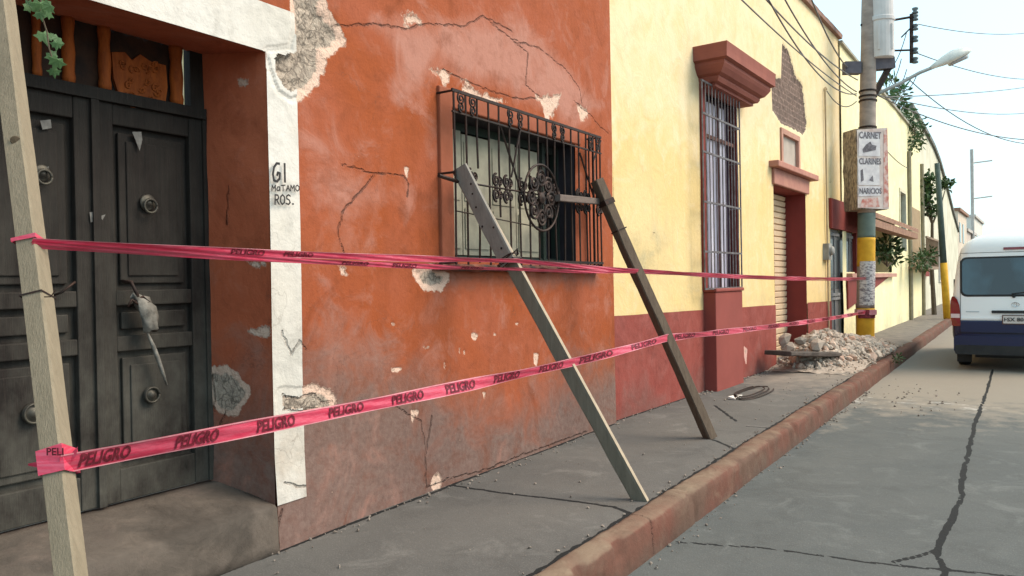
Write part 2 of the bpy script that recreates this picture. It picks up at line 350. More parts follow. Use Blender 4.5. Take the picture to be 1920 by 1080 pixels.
def flat_grid(name, xs, ys, z, attrfn, mat, amp=.006):
    X, Y = np.meshgrid(xs, ys, indexing='ij'); at = attrfn(X, Y); Z = z+gridnoise(X, Y, 3.)*amp
    mb = MB(); ny = len(ys); mb.v = list(map(tuple, np.stack([X, Y, Z], -1).reshape(-1, 3)))
    I, J = np.meshgrid(np.arange(len(xs)-1), np.arange(ny-1), indexing='ij'); k = (I*ny+J).ravel(); mb.f = list(map(tuple, np.stack([k, k+ny, k+ny+1, k+1], -1)))
    return mb.build(name, mat, smooth=True, attr=at.reshape(-1, 4), kind='structure')
def a_road(X, Y):
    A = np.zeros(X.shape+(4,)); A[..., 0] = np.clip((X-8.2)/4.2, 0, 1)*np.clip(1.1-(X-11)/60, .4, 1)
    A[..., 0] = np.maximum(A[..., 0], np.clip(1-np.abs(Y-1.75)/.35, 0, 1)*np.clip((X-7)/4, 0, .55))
    A[..., 1] = np.exp(-((X-11.0-.15*Y)/1.1)**2)*.56*np.clip((Y+.6)/1., .35, 1)
    main = cracks(X, Y, road_l[:3], .010, .10); sec = cracks(X, Y, road_l[3:], .006, .12)
    A[..., 2] = np.where(main < .2, .0165+.007*np.clip(.5+gridnoise(X, Y, 2.6, 44)*1.6, 0, 1), .016); A[..., 3] = np.minimum(main, sec+.0); return A
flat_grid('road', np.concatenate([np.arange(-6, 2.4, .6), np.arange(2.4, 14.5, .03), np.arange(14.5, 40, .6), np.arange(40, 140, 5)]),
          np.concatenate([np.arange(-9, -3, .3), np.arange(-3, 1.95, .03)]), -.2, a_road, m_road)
def a_side(X, Y):
    A = np.zeros(X.shape+(4,)); A[..., 0] = np.exp(-(np.clip(np.hypot((X-13.8)/2.6, (Y-2.6)/.9)-.6, 0, 9))**2)*.8
    A[..., 0] = np.maximum(A[..., 0], np.clip((X-14)/3, 0, .55)); A[..., 1] = np.exp(-((X-12.6)/1.6)**2)*.45
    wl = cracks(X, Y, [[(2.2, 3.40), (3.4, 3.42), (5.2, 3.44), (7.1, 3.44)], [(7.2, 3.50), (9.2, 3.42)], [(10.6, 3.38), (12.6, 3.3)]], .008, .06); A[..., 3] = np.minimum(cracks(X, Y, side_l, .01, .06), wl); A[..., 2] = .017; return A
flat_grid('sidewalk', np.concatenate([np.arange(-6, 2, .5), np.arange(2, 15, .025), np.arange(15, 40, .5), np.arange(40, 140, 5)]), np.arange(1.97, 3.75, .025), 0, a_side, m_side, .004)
# kerb
def kerb():
    xs = np.concatenate([np.arange(-6, 2, .5), np.arange(2, 16, .03), np.arange(16, 130, 1.)]); mb = MB(); ats = []
    prof = [(1.842, -.24), (1.846, -.17), (1.85, -.10), (1.854, -.045), (1.860, -.014), (1.874, .004), (1.905, .012), (1.96, .014), (2.0, .012), (2.018, .008), (2.024, -.05)]
    rings = []
    for x in xs:
        r = []
        for j, (y, z) in enumerate(prof):
            a = mn.noise(Vector((x*1.1, j*.3, 3.))); b = mn.noise(Vector((x*9, j*1.1, 7.))); ch = max(0, mn.noise(Vector((x*4.5, 2., 1.)))-.22)*(1 if j in (3, 4, 5) else .3 if j in (2, 6) else 0)
            fac = 1 if j not in (0, 10) else 0; jn = .014 if min((x-.4) % 4.65, 4.65-(x-.4) % 4.65) < .016 else 0
            r.append((x, y+fac*(a*.016+b*.006+jn)+ch*.09, z+(fac*(a*.007+b*.004)-jn*(j > 3)-ch*.06 if j > 1 else 0)))
        rings.append(r)
    n = len(prof)
    for r in rings: mb.v += r
    for i in range(len(rings)-1):
        for j in range(n-1): mb.f.append((i*n+j, i*n+j+1, (i+1)*n+j+1, (i+1)*n+j))
    V = np.array(mb.v); A = np.zeros((len(V), 4)); A[:, 3] = 1; A[:, 1] = np.clip((V[:, 2]+.02)/.03, 0, 1)*.85*np.clip(1.2-V[:, 0]/14, .3, 1); A[:, 2] = np.clip(.55-(V[:, 2]+.2)*3, 0, .6)  # G makes the kerb top paler, light from above painted in
    A[:, 3] = cracks(V[:, 0], V[:, 1]*.5, [[(.4+1.55*k, .9), (.4+1.55*k, 1.03)] for k in range(3, 12, 3)]+[[(4.3, .9), (4.38, .98), (4.35, 1.03)]], .01, .03)
    return mb.build('kerb', m_kerbp, smooth=True, attr=A, kind='structure')
kerb()
MB().poly([(-300, -400, -.26), (1500, -400, -.26), (1500, 400, -.26), (-300, 400, -.26)]).build('ground', simple('dry_earth', (.22, .19, .15), (.17, .14, .11), .3), kind='structure')

# ================================================================== ORANGE HOUSE
orange = thing('orange_house', (3.5, 3.45, 0), 'terracotta orange plastered house with cracked wall, white door surround and iron window grille', 'house')
dR = OR.px(515, 500)[0]; dR = 2.84; dL = -.05; dT = 2.745
wL, wR, wB, wT = OR.px(845, 300)[0], OR.px(1079, 400)[0], 1.625, 2.725
def P_(l, o=0, P=OR): return [P.px(x, y, o) for x, y in l]
loss_polys = [P_(l) for l in (
    [(505, 103), (548, 98), (558, 60), (553, -20), (598, -20), (600, 20), (625, 50), (637, 75), (600, 95), (598, 130), (575, 165), (545, 178), (525, 165), (512, 130)],
    [(805, 130), (822, 132), (846, 138), (842, 152), (835, 160), (828, 148)], [(865, 150), (880, 163), (905, 178), (950, 190), (930, 192), (885, 180), (868, 170)],
    [(1005, 183), (1050, 178), (1040, 205), (1036, 222), (1022, 222), (1018, 198)], [(1080, 195), (1100, 205), (1098, 225), (1088, 228)],
    [(755, 30), (775, 28), (793, 45), (775, 40), (758, 48)], [(782, 512), (812, 508), (835, 520), (828, 536), (800, 533)], [(786, 514), (800, 512), (815, 524), (800, 528)],
    [(636, 505), (646, 503), (648, 515), (640, 517)], [(528, 740), (560, 742), (590, 735), (620, 750), (618, 762), (570, 768), (530, 770)],
    [(818, 905), (822, 902), (820, 908)])]
fleck_polys = [P_([(x, y), (x+w_, y+1), (x+w_*.6, y+h_), (x+1, y+h_*.7)]) for x, y, w_, h_ in
    ((884, 625, 12, 14), (832, 678, 5, 14), (735, 690, 18, 7), (1000, 662, 10, 26), (772, 768, 8, 30), (868, 655, 6, 10), (795, 650, 9, 5), (905, 735, 6, 14), (925, 625, 5, 5), (758, 315, 8, 20), (860, 650, 4, 12), (735, 605, 8, 6), (965, 605, 8, 5), (780, 770, 6, 10))]
fade_polys = [P_(l) for l in ([(700, 40), (790, 30), (905, 30), (1000, 60), (1060, 120), (1130, 200), (1080, 250), (1000, 190), (900, 160), (830, 130), (790, 190), (740, 190), (745, 110)],
    [(590, 260), (640, 300), (700, 330), (760, 340), (770, 380), (690, 420), (680, 480), (620, 480), (585, 350)], [(570, 600), (680, 590), (740, 680), (620, 720)])]
crack_l = [P_(l) for l in ([(625, 50), (700, 45), (760, 55), (800, 45), (870, 50), (905, 30), (960, 60)], [(905, 30), (960, 75), (1010, 90), (1060, 130), (1085, 165), (1090, 195)], [(960, 75), (990, 100), (985, 160), (1010, 180)],
    [(640, 310), (700, 325), (755, 330), (765, 345), (762, 370)], [(700, 330), (640, 400), (632, 440), (645, 480)], [(1075, 190), (1105, 215), (1125, 240), (1140, 250)], [(830, 130), (890, 160), (960, 185), (1005, 185)],
    [(527, 620), (545, 665), (560, 640), (575, 655)], [(530, 740), (560, 748), (590, 738), (605, 755), (625, 752)], [(532, 768), (565, 772), (585, 765), (605, 770)], [(525, 955), (518, 975), (510, 1000), (495, 1030)],
    [(800, 915), (850, 895), (900, 885), (960, 860), (1100, 810)], [(800, 915), (798, 860), (810, 780)], [(740, 760), (790, 790), (800, 850)])]
def a_orange(S, Z):
    A = np.zeros(S.shape+(4,)); A[..., 0] = np.maximum(np.maximum(field(S, Z, loss_polys, .075), field(S, Z, fleck_polys, .03)), 2.1*field(S, Z, loss_polys[:1]+loss_polys[6:8]+loss_polys[9:], .09))
    A[..., 1] = np.maximum(field(S, Z, fade_polys[:1], .16)*.95, field(S, Z, fade_polys[1:], .35)*.8)
    e = .66+.5*np.clip((4.3-S)/1.6, -.2, 1.2)+.12*np.sin(S*2.1); A[..., 2] = np.clip(.5+(e-Z)/1.0, 0, .95)
    A[..., 2] = np.maximum(A[..., 2], field(S, Z, [P_([(800, 505), (1130, 505), (1120, 545), (900, 550), (810, 545)])], .1)*.5)
    A[..., 3] = cracks(S, Z, crack_l, .008, .035); return A
def d_orange(S, Z, A):
    o = gridnoise(S, Z, 2.2, 3)*.012 + .03*np.clip((.5-Z)/.5, 0, 1)*np.clip((3.9-S), 0, 1)
    big = field(S, Z, loss_polys[:1]+loss_polys[6:8], .03); o -= np.minimum(1, big)*(.018+.02*np.abs(gridnoise(S, Z, 38, 5)))
    o -= .006*(A[..., 0] > .5); return o
SX = lines(-.9, 7.17, .014, (dL, dR, wL, wR)); SZ = lines(-.02, 6.1, .014, (dT, wB, wT))
SX = np.concatenate([lines(-2.6, -.9, .2)[:-1], SX])
SZ = np.concatenate([SZ[SZ < 3.7], lines(3.7, 6.1, .1)])
wall_grid('wall', OR, SX, SZ, [(dL, dR, -1, dT), (wL, wR, wB, wT)], a_orange, d_orange, m_orange, orange)
def plain_at(A_=(0, .2, .2, 1)):
    return lambda S, Z: np.broadcast_to(np.array(A_, float), S.shape+(4,)).copy()
# masonry core behind the plaster and the rest of the house round an open patio
mb = MB(); b0, b1 = -.06, -.5
for a0, a1, z0, z1 in ((-2.6, dL-.0, 0, 6.05), (dR, wL, 0, 6.05), (wR, 7.12, 0, 6.05), (dL, dR, dT+.07, 6.05), (wL, wR, 0, wB), (wL, wR, wT, 6.05)): mb.pbox(OR, a0, a1, z0, z1, b1, b0)
mb.box(-2.6, -2.3, 3.95, 13, 0, 3.4); mb.box(6.8, 7.12, 3.95, 13, 0, 3.4); mb.box(-2.6, 7.12, 13, 13.3, 0, 3.); mb.build('masonry', m_orange, orange, attr=np.tile([0, 0, .1, 1], (len(mb.v), 1)))
# reveals of the door
mb = MB(); DP = -.5; dRb = dR-.07; dTb = dT+.06
def rev(q0, q1, q2, q3, n=40, m=40):
    k = len(mb.v)
    for i in range(n+1):
        for j in range(m+1):
            s, t = i/n, j/m; p = (q0*(1-s)+q1*s)*(1-t)+(q3*(1-s)+q2*s)*t; mb.v.append(tuple(p+Vector((mn.noise(p*3)*.012, 0, mn.noise(p*3+Vector((5, 5, 5)))*.006))*min(1, 4*s)))
    for i in range(n):
        for j in range(m): a = k+i*(m+1)+j; mb.f.append((a, a+m+1, a+m+2, a+1))
rev(OR.pt(dR, .0, 0), OR.pt(dRb, .0, DP), OR.pt(dRb, dTb, DP), OR.pt(dR, dT, 0), 40, 200)
rev(OR.pt(dL, 0, 0), OR.pt(dL, 0, DP), OR.pt(dL, dTb, DP), OR.pt(dL, dT, 0))
rev(OR.pt(dL, dT, 0), OR.pt(dL, dTb, DP), OR.pt(dRb, dTb, DP), OR.pt(dR, dT, 0))
V = np.array(mb.v); A = np.zeros((len(V), 4)); A[:, 2] = np.clip(1.15-V[:, 2]*.75, 0, .95); A[:, 1] = .1
jl = np.array([OR.pt(*OR.px(*p, -.25))[:] for p in ((405, 700), (450, 700), (470, 730), (440, 770), (405, 765))]); 
YZ = V[:, 1], V[:, 2]; right = V[:, 0] > 2
def jp(px, py):     # point of the right jamb under a pixel
    d = ray(px, py); a = OR.pt(dR, 0, 0); n_ = (OR.pt(dRb, 0, DP)-a).cross(Vector((0, 0, 1))); t = (a-CAM).dot(n_)/d.dot(n_); q = CAM+d*t; return (q.y, q.z)
jpoly = [[jp(*p) for p in l] for l in ([(397, 700), (425, 698), (445, 712), (462, 735), (440, 768), (415, 765), (402, 745)], [(468, 622), (500, 612), (508, 630), (485, 632)], [(440, 145), (455, 148), (462, 158), (448, 160)], [(462, 490), (495, 488), (500, 500), (470, 502)])]
A[:, 0] = np.where(right, np.maximum(field(V[:, 1], V[:, 2], jpoly, .05), 2.1*field(V[:, 1], V[:, 2], jpoly[:1], .07)), 0)
A[:, 3] = np.where(right, cracks(V[:, 1], V[:, 2], [[jp(*p) for p in l] for l in ([(400, 700), (405, 745), (395, 800)], [(425, 770), (410, 800)], [(430, 350), (425, 420)])], .006, .03), 1)
mb.build('door_recess', m_reveal, orange, smooth=True, attr=A)
# white surround
def band_keep(S, Z):
    D, i = polyd(S, Z, loss_polys[0]); D2, i2 = polyd(S, Z, loss_polys[9]); n_ = gridnoise(S, Z, 40, 9)*.02
    return ~((i & (D > .012+n_)) | (~i & (D < -.012-n_))) & ~(i2 & (D2 > .006))
mb = MB(); st = .008
bo = OR.px(553, 25)[0]; bt = OR.px(550, 25)[1]
def bandgrid(a0, a1, z0, z1, wob0=None):
    ss = np.linspace(a0, a1, max(2, int((a1-a0)/st))); zz = np.linspace(z0, z1, max(2, int((z1-z0)/st))); S, Z = np.meshgrid(ss, zz, indexing='ij'); k0 = len(mb.v); nz = len(zz)
    e = gridnoise(Z*1., Z*0, 9, 4)*.004; ex = gridnoise(S, S*0, 7, 6)*.004
    w0 = 1-np.clip((S-a0)/.05, 0, 1); w1 = 1-np.clip((a1-S)/.05, 0, 1); S2 = S+e*(w1 if wob0 == 'r' else 0); Z2 = Z+ex*(np.clip((Z-z1+.05)/.05, 0, 1))
    off = d_orange(S2, Z2, a_orange(S2, Z2))
    off = np.where(off < -.012, 0, off)+.007
    mb.v.extend(map(tuple, np.stack([S2+OR.p.x, OR.p.y-off, Z2], -1).reshape(-1, 3)))
    kp = band_keep((S[:-1, :-1]+S[1:, 1:])/2, (Z[:-1, :-1]+Z[1:, 1:])/2); I, J = np.nonzero(kp); k = k0+I*nz+J; mb.f.extend(map(tuple, np.stack([k, k+nz, k+nz+1, k+1], -1)))
bandgrid(dR-.004, bo, .245, bt, 'r'); bandgrid(-.3, dR-.004, dT, bt)
surround = mb.build('white_door_surround', None or plaster('white_surround_paint', (.62, .585, .54), (.58, .54, .48), (.56, .49, .42), (.38, .31, .25), (.5, .41, .33), (.3, .24, .2), (.12, .09, .07), (.85, .8, .75)), orange, smooth=True,
    attr=(lambda V: np.stack([V[:, 0]*0, np.clip(1.-V[:, 2], 0, .3), np.clip(.55-V[:, 2]*.35, 0, .45), cracks(V[:, 0], V[:, 2], crack_l[7:11]+[P_([(530, 905), (560, 912), (578, 908)])], .008, .03)], -1))(np.array(mb.v)))
# hand-painted lettering
def stroke(mb, pts, wd, P, o):
    for (x0, y0), (x1, y1) in zip(pts[:-1], pts[1:]):
        d = Vector((x1-x0, y1-y0)); L = d.length or 1e-6; n = Vector((-d.y, d.x))/L*wd/2; e = d/L*wd*.3
        q = [(x0-e.x+n.x, y0-e.y+n.y), (x0-e.x-n.x, y0-e.y-n.y), (x1+e.x-n.x, y1+e.y-n.y), (x1+e.x+n.x, y1+e.y+n.y)]
        stroke.k = (stroke.k+1) % 9; mb.poly([P.pt(a, z, o+.00015*stroke.k) for a, z in q])
stroke.k = 0
G = {'6': [[(.9, 1), (.55, 1.02), (.2, .8), (.05, .4), (.2, .05), (.6, 0), (.9, .15), (.95, .45), (.7, .5), (.62, .35)]], '1': [[(.4, 1), (.42, .5), (.45, -.03)]],
     'M': [[(0, 0), (.05, 1), (.5, .4), (.9, 1), (1, 0)]], 'a': [[(.8, .7), (.3, .7), (.05, .35), (.3, .02), (.75, .2), (.85, .7), (.9, 0)]], 'T': [[(-.1, .95), (1, 1)], [(.45, 1), (.45, 0)]],
     'A': [[(0, 0), (.5, .95), (1, 0)], [(.2, .35), (.85, .38)]], 'O': [[(.5, 1), (.1, .8), (.05, .3), (.45, 0), (.9, .2), (.95, .75), (.5, 1)]],
     'R': [[(.1, 0), (.12, 1), (.7, .95), (.85, .7), (.6, .5), (.15, .48)], [(.4, .48), (.95, 0)]], 'S': [[(.95, .85), (.6, 1), (.15, .85), (.2, .6), (.7, .45), (.9, .2), (.6, 0), (.05, .1)]], '.': [[(.2, .05), (.45, .05)]],
     'Q': [[(.5, 1), (.1, .8), (.05, .3), (.45, 0), (.9, .2), (.95, .75), (.5, 1)], [(.35, .5), (.6, .3)]]}
mb = MB()
def word(txt, x0, y0, x1, y1, cw, wd):      # pixel box: left, bottom-left y, cap height by y1
    for i, ch in enumerate(txt):
        fx = x0+(x1-x0)*(i/len(txt)); wpx = (x1-x0)/len(txt)*cw
        for s in G[ch]: stroke(mb, [OR.px(fx+u*wpx, y0+(y1-y0)*v) for u, v in s], wd, OR, .03)
word('61', 504, 341, 538, 308, .85, .014); word('MaTAMO', 503, 359, 556, 348, .8, .007); word('ROS.', 508, 384, 550, 366, .85, .009)
lett = mb.build('painted_lettering', m_ink, orange)
# doorstep
sz0, sz1 = .25, .335
mb = MB(); n = 60
rings = []
for i in range(n+1):
    x = dL+(dR-.02-dL)*i/n; a = mn.noise(Vector((x*2, 0, 0)))*.018; c = mn.noise(Vector((x*7, 3, 0)))*.012
    rings.append([(x, 3.96, -.02), (x, 3.96, sz1+.0), (x, 3.86, sz1+a*.4), (x, 3.7, sz1-.03+c*.4), (x, 3.6, sz0+.03+a), (x, 3.5, sz0+.012+a+c), (x, 3.43+c, sz0+a), (x, 3.415+c, sz0-.012+a), (x, 3.405+c*1.5, sz0-.10+c), (x, 3.40+a, .05), (x, 3.39, -.02)])
mb.loft(rings); V = np.array(mb.v)
mb.build('doorstep', plaster('worn_step_concrete', (.14, .112, .092), (.09, .074, .062), (.2, .15, .125), (.055, .048, .042), (.45, .28, .2), (.3, .22, .17), (.03, .025, .02), (.42, .32, .26), big=2.6, bl=1.5), orange, smooth=True,
    attr=np.stack([V[:, 0]*0, V[:, 0]*0+.2, V[:, 0]*0+.45, cracks(V[:, 0], V[:, 2], [[(2.7, .27), (2.62, .1), (2.6, 0)]], .01, .03)], -1))
# door
door_seam = OR.px(172, 400, DP)[0]; zb = sz1+.012; zt_ = OR.px(300, 213, DP)[1]
def leaf(x0, x1, nm):
    o = -.47; mb = MB(); mb.pbox(OR, x0+.004, x1-.004, zb, zt_, -.52, -.505)
    w_ = x1-x0; sw = .10
    rails = [(zb, zb+.17), (zb+.78, zb+.86), (zb+1.02, zb+1.10), (zt_-.11, zt_)]
    for z0, z1 in rails: mb.pbox(OR, x0+sw, x1-sw, z0, z1, -.508, -.468)
    for a, b in ((x0+.004, x0+sw), (x1-sw, x1-.004)): mb.pbox(OR, a, b, zb, zt_, -.508, -.464)
    for (z0, z1) in ((zb+.17, zb+.78), (zb+.86, zb+1.02), (zb+1.10, zt_-.11)):
        mb.pbox(OR, x0+sw+.035, x1-sw-.035, z0+.035, z1-.035, -.506, -.484)
        if z1-z0 > .3: mb.pbox(OR, x0+sw+.075, x1-sw-.075, z0+.075, z1-.075, -.49, -.474)
    d = bevel(mb.build('door', m_door, orange), .006, 2); return d
right = leaf(door_seam, dRb, 0); lft = leaf(door_seam-(dRb-door_seam), door_seam, 1)
mb = MB(); mb.pbox(OR, door_seam-.02, door_seam+.02, zb, zt_, -.47, -.445); mb.build('astragal', m_door, right)
mb = MB()
xl = 2*door_seam-dRb; mb.pbox(OR, dL, xl, zb, dTb, -.52, -.44); mb.pbox(OR, xl, dRb, zt_, zt_+.06, -.52, -.44); mb.pbox(OR, OR.px(351, 160, -.5)[0], dRb+.02, zt_, dTb+.03, -.53, -.47); mb.pbox(OR, dRb-.02, dRb+.02, zb, zt_, -.50, -.45); mb.build('door_frame', m_door, orange)
def ring(mb, c, R, r, n=24, nr=(0, 1, 0)):
    mb.tube([c+Vector((math.cos(2*math.pi*i/n)*R, 0, math.sin(2*math.pi*i/n)*R)) for i in range(n+1)], r, 6)
def rosette(px, py, par, R, knock):
    s, z = OR.px(px, py, -.46); c = OR.pt(s, z, -.462); mb = MB(); mb.lathe(c, OR.n, [(0, R), (.006, R), (.010, R*.8), (.010, R*.55), (.022, R*.42), (.026, R*.1)])
    if knock: ring(mb, c+Vector((0, -.03, -.02)), R*.8, .007)
    else: ring(mb, c+Vector((0, -.018, 0)), R*.9, .006)
    mb.build('knocker' if knock else 'rosette', m_brass, par, smooth=True)
rosette(277, 380, right, .045, True); rosette(283, 740, right, .044, False); rosette(78, 325, lft, .042, True); rosette(62, 775, lft, .05, False)
mb = MB(); s, z = OR.px(236, 545, -.46)
mb.tube([OR.pt(s-.02, z+.05, -.465), OR.pt(s-.005, z+.045, -.40), OR.pt(s+.02, z-.02, -.39), OR.pt(s+.035, z-.06, -.40), OR.pt(s+.03, z-.08, -.465)], .009, 8); mb.build('handle', m_iron, right, smooth=True)
mb = MB(); s, z = OR.px(108, 548, -.46); mb.tube([OR.pt(s-.03, z-.02, -.465), OR.pt(s, z, -.42), OR.pt(s+.06, z+.05, -.41)], .006, 6); mb.build('handle', m_iron, lft, smooth=True)
# old paper scraps stuck on the door
m_scrap = simple('faded_paper', (.20, .19, .175), (.11, .105, .10), 25, .9)
for l in ([(248, 247), (265, 247), (267, 262), (262, 283), (256, 268)], [(75, 226), (95, 224), (97, 240), (80, 243)], [(76, 315), (92, 312), (85, 332), (76, 335)], [(168, 398), (178, 397), (180, 414), (170, 417)], [(188, 405), (198, 402), (192, 413)]):
    MB().poly([OR.pt(*OR.px(x, y, -.455), -.455) for x, y in l]).build('paper_scrap', m_scrap, right if l[0][0] > 172 else lft)
# carved transom with light above
mb = MB(); z0 = zt_+.06; zt2 = dTb+.018
def ppx(l, o): return [OR.pt(*OR.px(x, y, o), o) for x, y in l]
sR = OR.px(341, 180, -.5)[0]; sL = xl
mb.loft([[OR.pt(s, z0, -.515), OR.pt(s, z0, -.50), OR.pt(s, (zt2+ (random.uniform(-.035, .0) if s > OR.px(185, 100, -.5)[0] else .03)), -.50), OR.pt(s, zt2+.01, -.515)] for s in np.linspace(sL, sR, 60)])
mb.build('transom_panel', simple('dark_carved_board', (.05, .022, .012), (.02, .012, .01), 9, .8), orange)
for x0, x1 in ((116, 140), (184, 207), (318, 341), (60, 78)):
    mb = MB(); a = OR.px(x0, 150, -.48)[0]; b = OR.px(x1, 150, -.48)[0]; c = (a+b)/2; r = (b-a)/2
    mb.lathe(OR.pt(c, z0, -.475), (0, 0, 1), [(0, r*.9), (.03, r), (.06, r*.85), (.15, r), (.24, r*.8), (.30, r), (zt2-z0-.01, r*.95)], 16); mb.build('baluster', m_rust, orange, smooth=True)
mb = MB(); cs, cz = OR.px(262, 165, -.49); hw = OR.px(312, 165, -.49)[0]-cs
random.seed(3)
prof = [(-1, .9), (-.55, 1.0), (-.3, .8), (0, 1.05), (.4, .9), (.95, .9), (1, .2), (.9, -.35), (.6, -.75), (.3, -.85), (0, -.95), (-.3, -.8), (-.75, -.45), (-.95, .1)]
hh = .17; mb.prism([OR.pt(cs+hw*a, cz+hh*b, -.498) for a, b in prof], OR.n*.02)
for k in range(26):
    a, b = random.uniform(-.75, .75), random.uniform(-.6, .8); R = random.uniform(.012, .03); th0 = random.uniform(0, 6.28)
    mb.tube([OR.pt(cs+hw*a+R*(1-i/14)*math.cos(th0+i*.5), cz+hh*b+R*(1-i/14)*math.sin(th0+i*.5), -.474) for i in range(13)], .006, 5)
mb.build('carved_ornament', m_rust, orange, smooth=False)
# window opening
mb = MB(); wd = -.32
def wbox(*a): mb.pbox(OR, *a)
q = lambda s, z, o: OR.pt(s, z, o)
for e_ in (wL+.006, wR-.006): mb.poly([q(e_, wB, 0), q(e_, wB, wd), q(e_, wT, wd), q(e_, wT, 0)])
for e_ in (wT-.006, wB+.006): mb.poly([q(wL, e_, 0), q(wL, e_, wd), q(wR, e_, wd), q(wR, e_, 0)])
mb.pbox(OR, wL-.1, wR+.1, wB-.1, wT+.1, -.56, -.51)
win = mb.build('window', simple('shaded_window_recess', (.035, .028, .035), (.02, .018, .022), 3), orange)  # reveal faces coloured dark, the shade of the recess is in the paint
xb = OR.px(1012, 350, -.2)[0]; mb = MB(); zt3 = OR.px(930, 262, -.2)[1]
xs_ = np.linspace(wL+.02, xb, 5)
for i in range(4):
    mb.pbox(OR, xs_[i]+.006, xs_[i+1]-.006, wB+.05, zt3-(.02 if i % 2 else 0), -.23, -.21)
    mb.pbox(OR, xs_[i]+.03, xs_[i+1]-.03, wB+.10, wB+.42, -.215, -.20); mb.pbox(OR, xs_[i]+.03, xs_[i+1]-.03, wB+.48, zt3-.08, -.215, -.202)
mb.build('shutter_boards', m_board, win)
mb = MB(); mb.pbox(OR, wL, wR, zt3+.0, wT, -.26, -.22); mb.pbox(OR, wL, wR, wB-.01, wB+.04, -.26, -.18); mb.pbox(OR, wL, wL+.025, wB, wT, -.25, -.16); mb.pbox(OR, xb, xb+.05, wB, wT, -.25, -.17)
mb.pbox(OR, wR-.03, wR, wB, wT, -.25, -.17); mb.build('frame', simple('dark_green_frame', (.02, .035, .025), (.03, .03, .03), 5), win)
mb = MB(); mb.pbox(OR, xb+.05, wR-.03, wB+.04, zt3, -.30, -.29); mb.build('pane', simple('dusty_pane', (.05, .04, .055), (.02, .018, .025), 3, .25), win)
mb = MB(); mb.pbox(OR, wL-.15, wL-.0, wB-.05, wT+.14, -.02, .028); mb.pbox(OR, wL, wR+.1, wT+.005, wT+.14, -.02, .02)
bevel(mb.build('window_surround', simple('orange_surround_paint', (.30, .088, .046), (.24, .068, .032), 5), orange), .01)
mb = MB(); n = 70; rings = []
for i in range(n+1):
    x = wL-.22+(wR+.42-wL+.22)*i/n; a = mn.noise(Vector((x*6, 1, 0)))*.022; b = mn.noise(Vector((x*11, 7, 0)))*.02
    rings.append([(x, 3.47, wB-.085+a), (x, 3.47, wB-.03), (x, 3.37+b, wB-.035+b*.4), (x, 3.345+b, wB-.06+a), (x, 3.40, wB-.085+a)])
mb.loft(rings); mb.build('window_sill', simple('broken_sill_plaster', (.22, .085, .055), (.07, .05, .045), 9, .9, bmp=.012), orange)
# iron grille
go = .15; gs0, gz1 = OR.px(850, 168, go); gs1, gz1b = OR.px(1120, 257, go); gz1 = (gz1+gz1b)/2; gz0 = 1.60
gs1 = OR.px(1127, 400, go)[0]
mb = MB(); nb = 17; bx = [gs0+(gs1-gs0)*i/(nb-1) for i in range(nb)]
rr = .0085
grille_mid = OR.px(990, 362, go)[1]
for i, x in enumerate(bx):
    jx = random.uniform(-.008, .008)
    cut = None
    if i == 2: segs = [(gz1, grille_mid+.12), (grille_mid-.10, gz0)]
    elif i == 4: segs = [(gz1, gz0+.35), (gz0+.12, gz0-.02)]
    else: segs = [(gz1, gz0-.015)]
    for a, b in segs: mb.tube([OR.pt(x+jx*.3, a, go), OR.pt(x+jx, (a+b)/2, go+random.uniform(-.01, .01)), OR.pt(x, b, go)], rr, 5)
for i in (0, nb-1):
    for z in (gz1, (gz1+gz0)/2+.03, gz0): mb.tube([OR.pt(bx[i], z, go), OR.pt(bx[i], z, -.02)], .009, 5)
for k in (1, 2, 3): mb.tube([OR.pt(bx[-1], gz1, go-.04*k), OR.pt(bx[-1], gz0, go-.04*k)], rr, 5)
for x0, x1, z in ((0, 12, grille_mid), (12, 16, grille_mid+.02)): mb.tube([OR.pt(bx[x0], z, go+.008), OR.pt(bx[x1], z, go+.008)], .008, 5)
mb.tube([OR.pt(bx[0], gz0+.36, go+.006), OR.pt(bx[8], gz0+.30, go+.006)], .005, 5)
def flatbar(z, w_=.011): mb.pbox(OR, bx[0]-.02, bx[-1]+.02, z-w_, z+w_, go-.006, go+.008)
flatbar(gz1); flatbar(gz1-.15, .006); flatbar(gz0+.02)
mb.tube([OR.pt(bx[0]-.18, grille_mid+.02, go), OR.pt(bx[0]+.03, grille_mid, go)], .014, 6)
mb.tube([OR.pt(bx[4], gz1-.16, go+.01), OR.pt(bx[6]-.02, grille_mid+.03, go+.01)], .009, 5); mb.tube([OR.pt(bx[6], gz1-.14, go+.01), OR.pt(bx[5], grille_mid+.1, go+.01)], .008, 5)
mb.tube([OR.pt(bx[13], gz1-.20, go+.01), OR.pt(bx[15], grille_mid+.03, go+.01)], .009, 5); mb.tube([OR.pt(bx[-1], gz1-.03, go+.01), OR.pt(bx[-2]-.02, gz1-.24, go+.01)], .008, 5)
grille = mb.build('window_grille', m_iron, orange)
mb = MB()
def spiral(c, z, R, d=1, a0=0, r=.0055, turns=1.6, o=None):
    o = go+.012 if o is None else o; n = 22
    mb.tube([OR.pt(c+d*R*(1-.82*i/n)*math.cos(a0+i/n*turns*6.283), z+R*(1-.82*i/n)*math.sin(a0+i/n*turns*6.283), o) for i in range(n+1)], r*1.35, 5)
for g in (0, 1, 4.5, 5.5, 9.3, 10.3, 14, 15):
    mb = MB(); x = bx[0]+(bx[1]-bx[0])*(g+.5); spiral(x, gz1-.05, .046, 1, 1.57); spiral(x, gz1-.11, .036, -1, -1.57); mb.build('scroll', m_iron, grille)
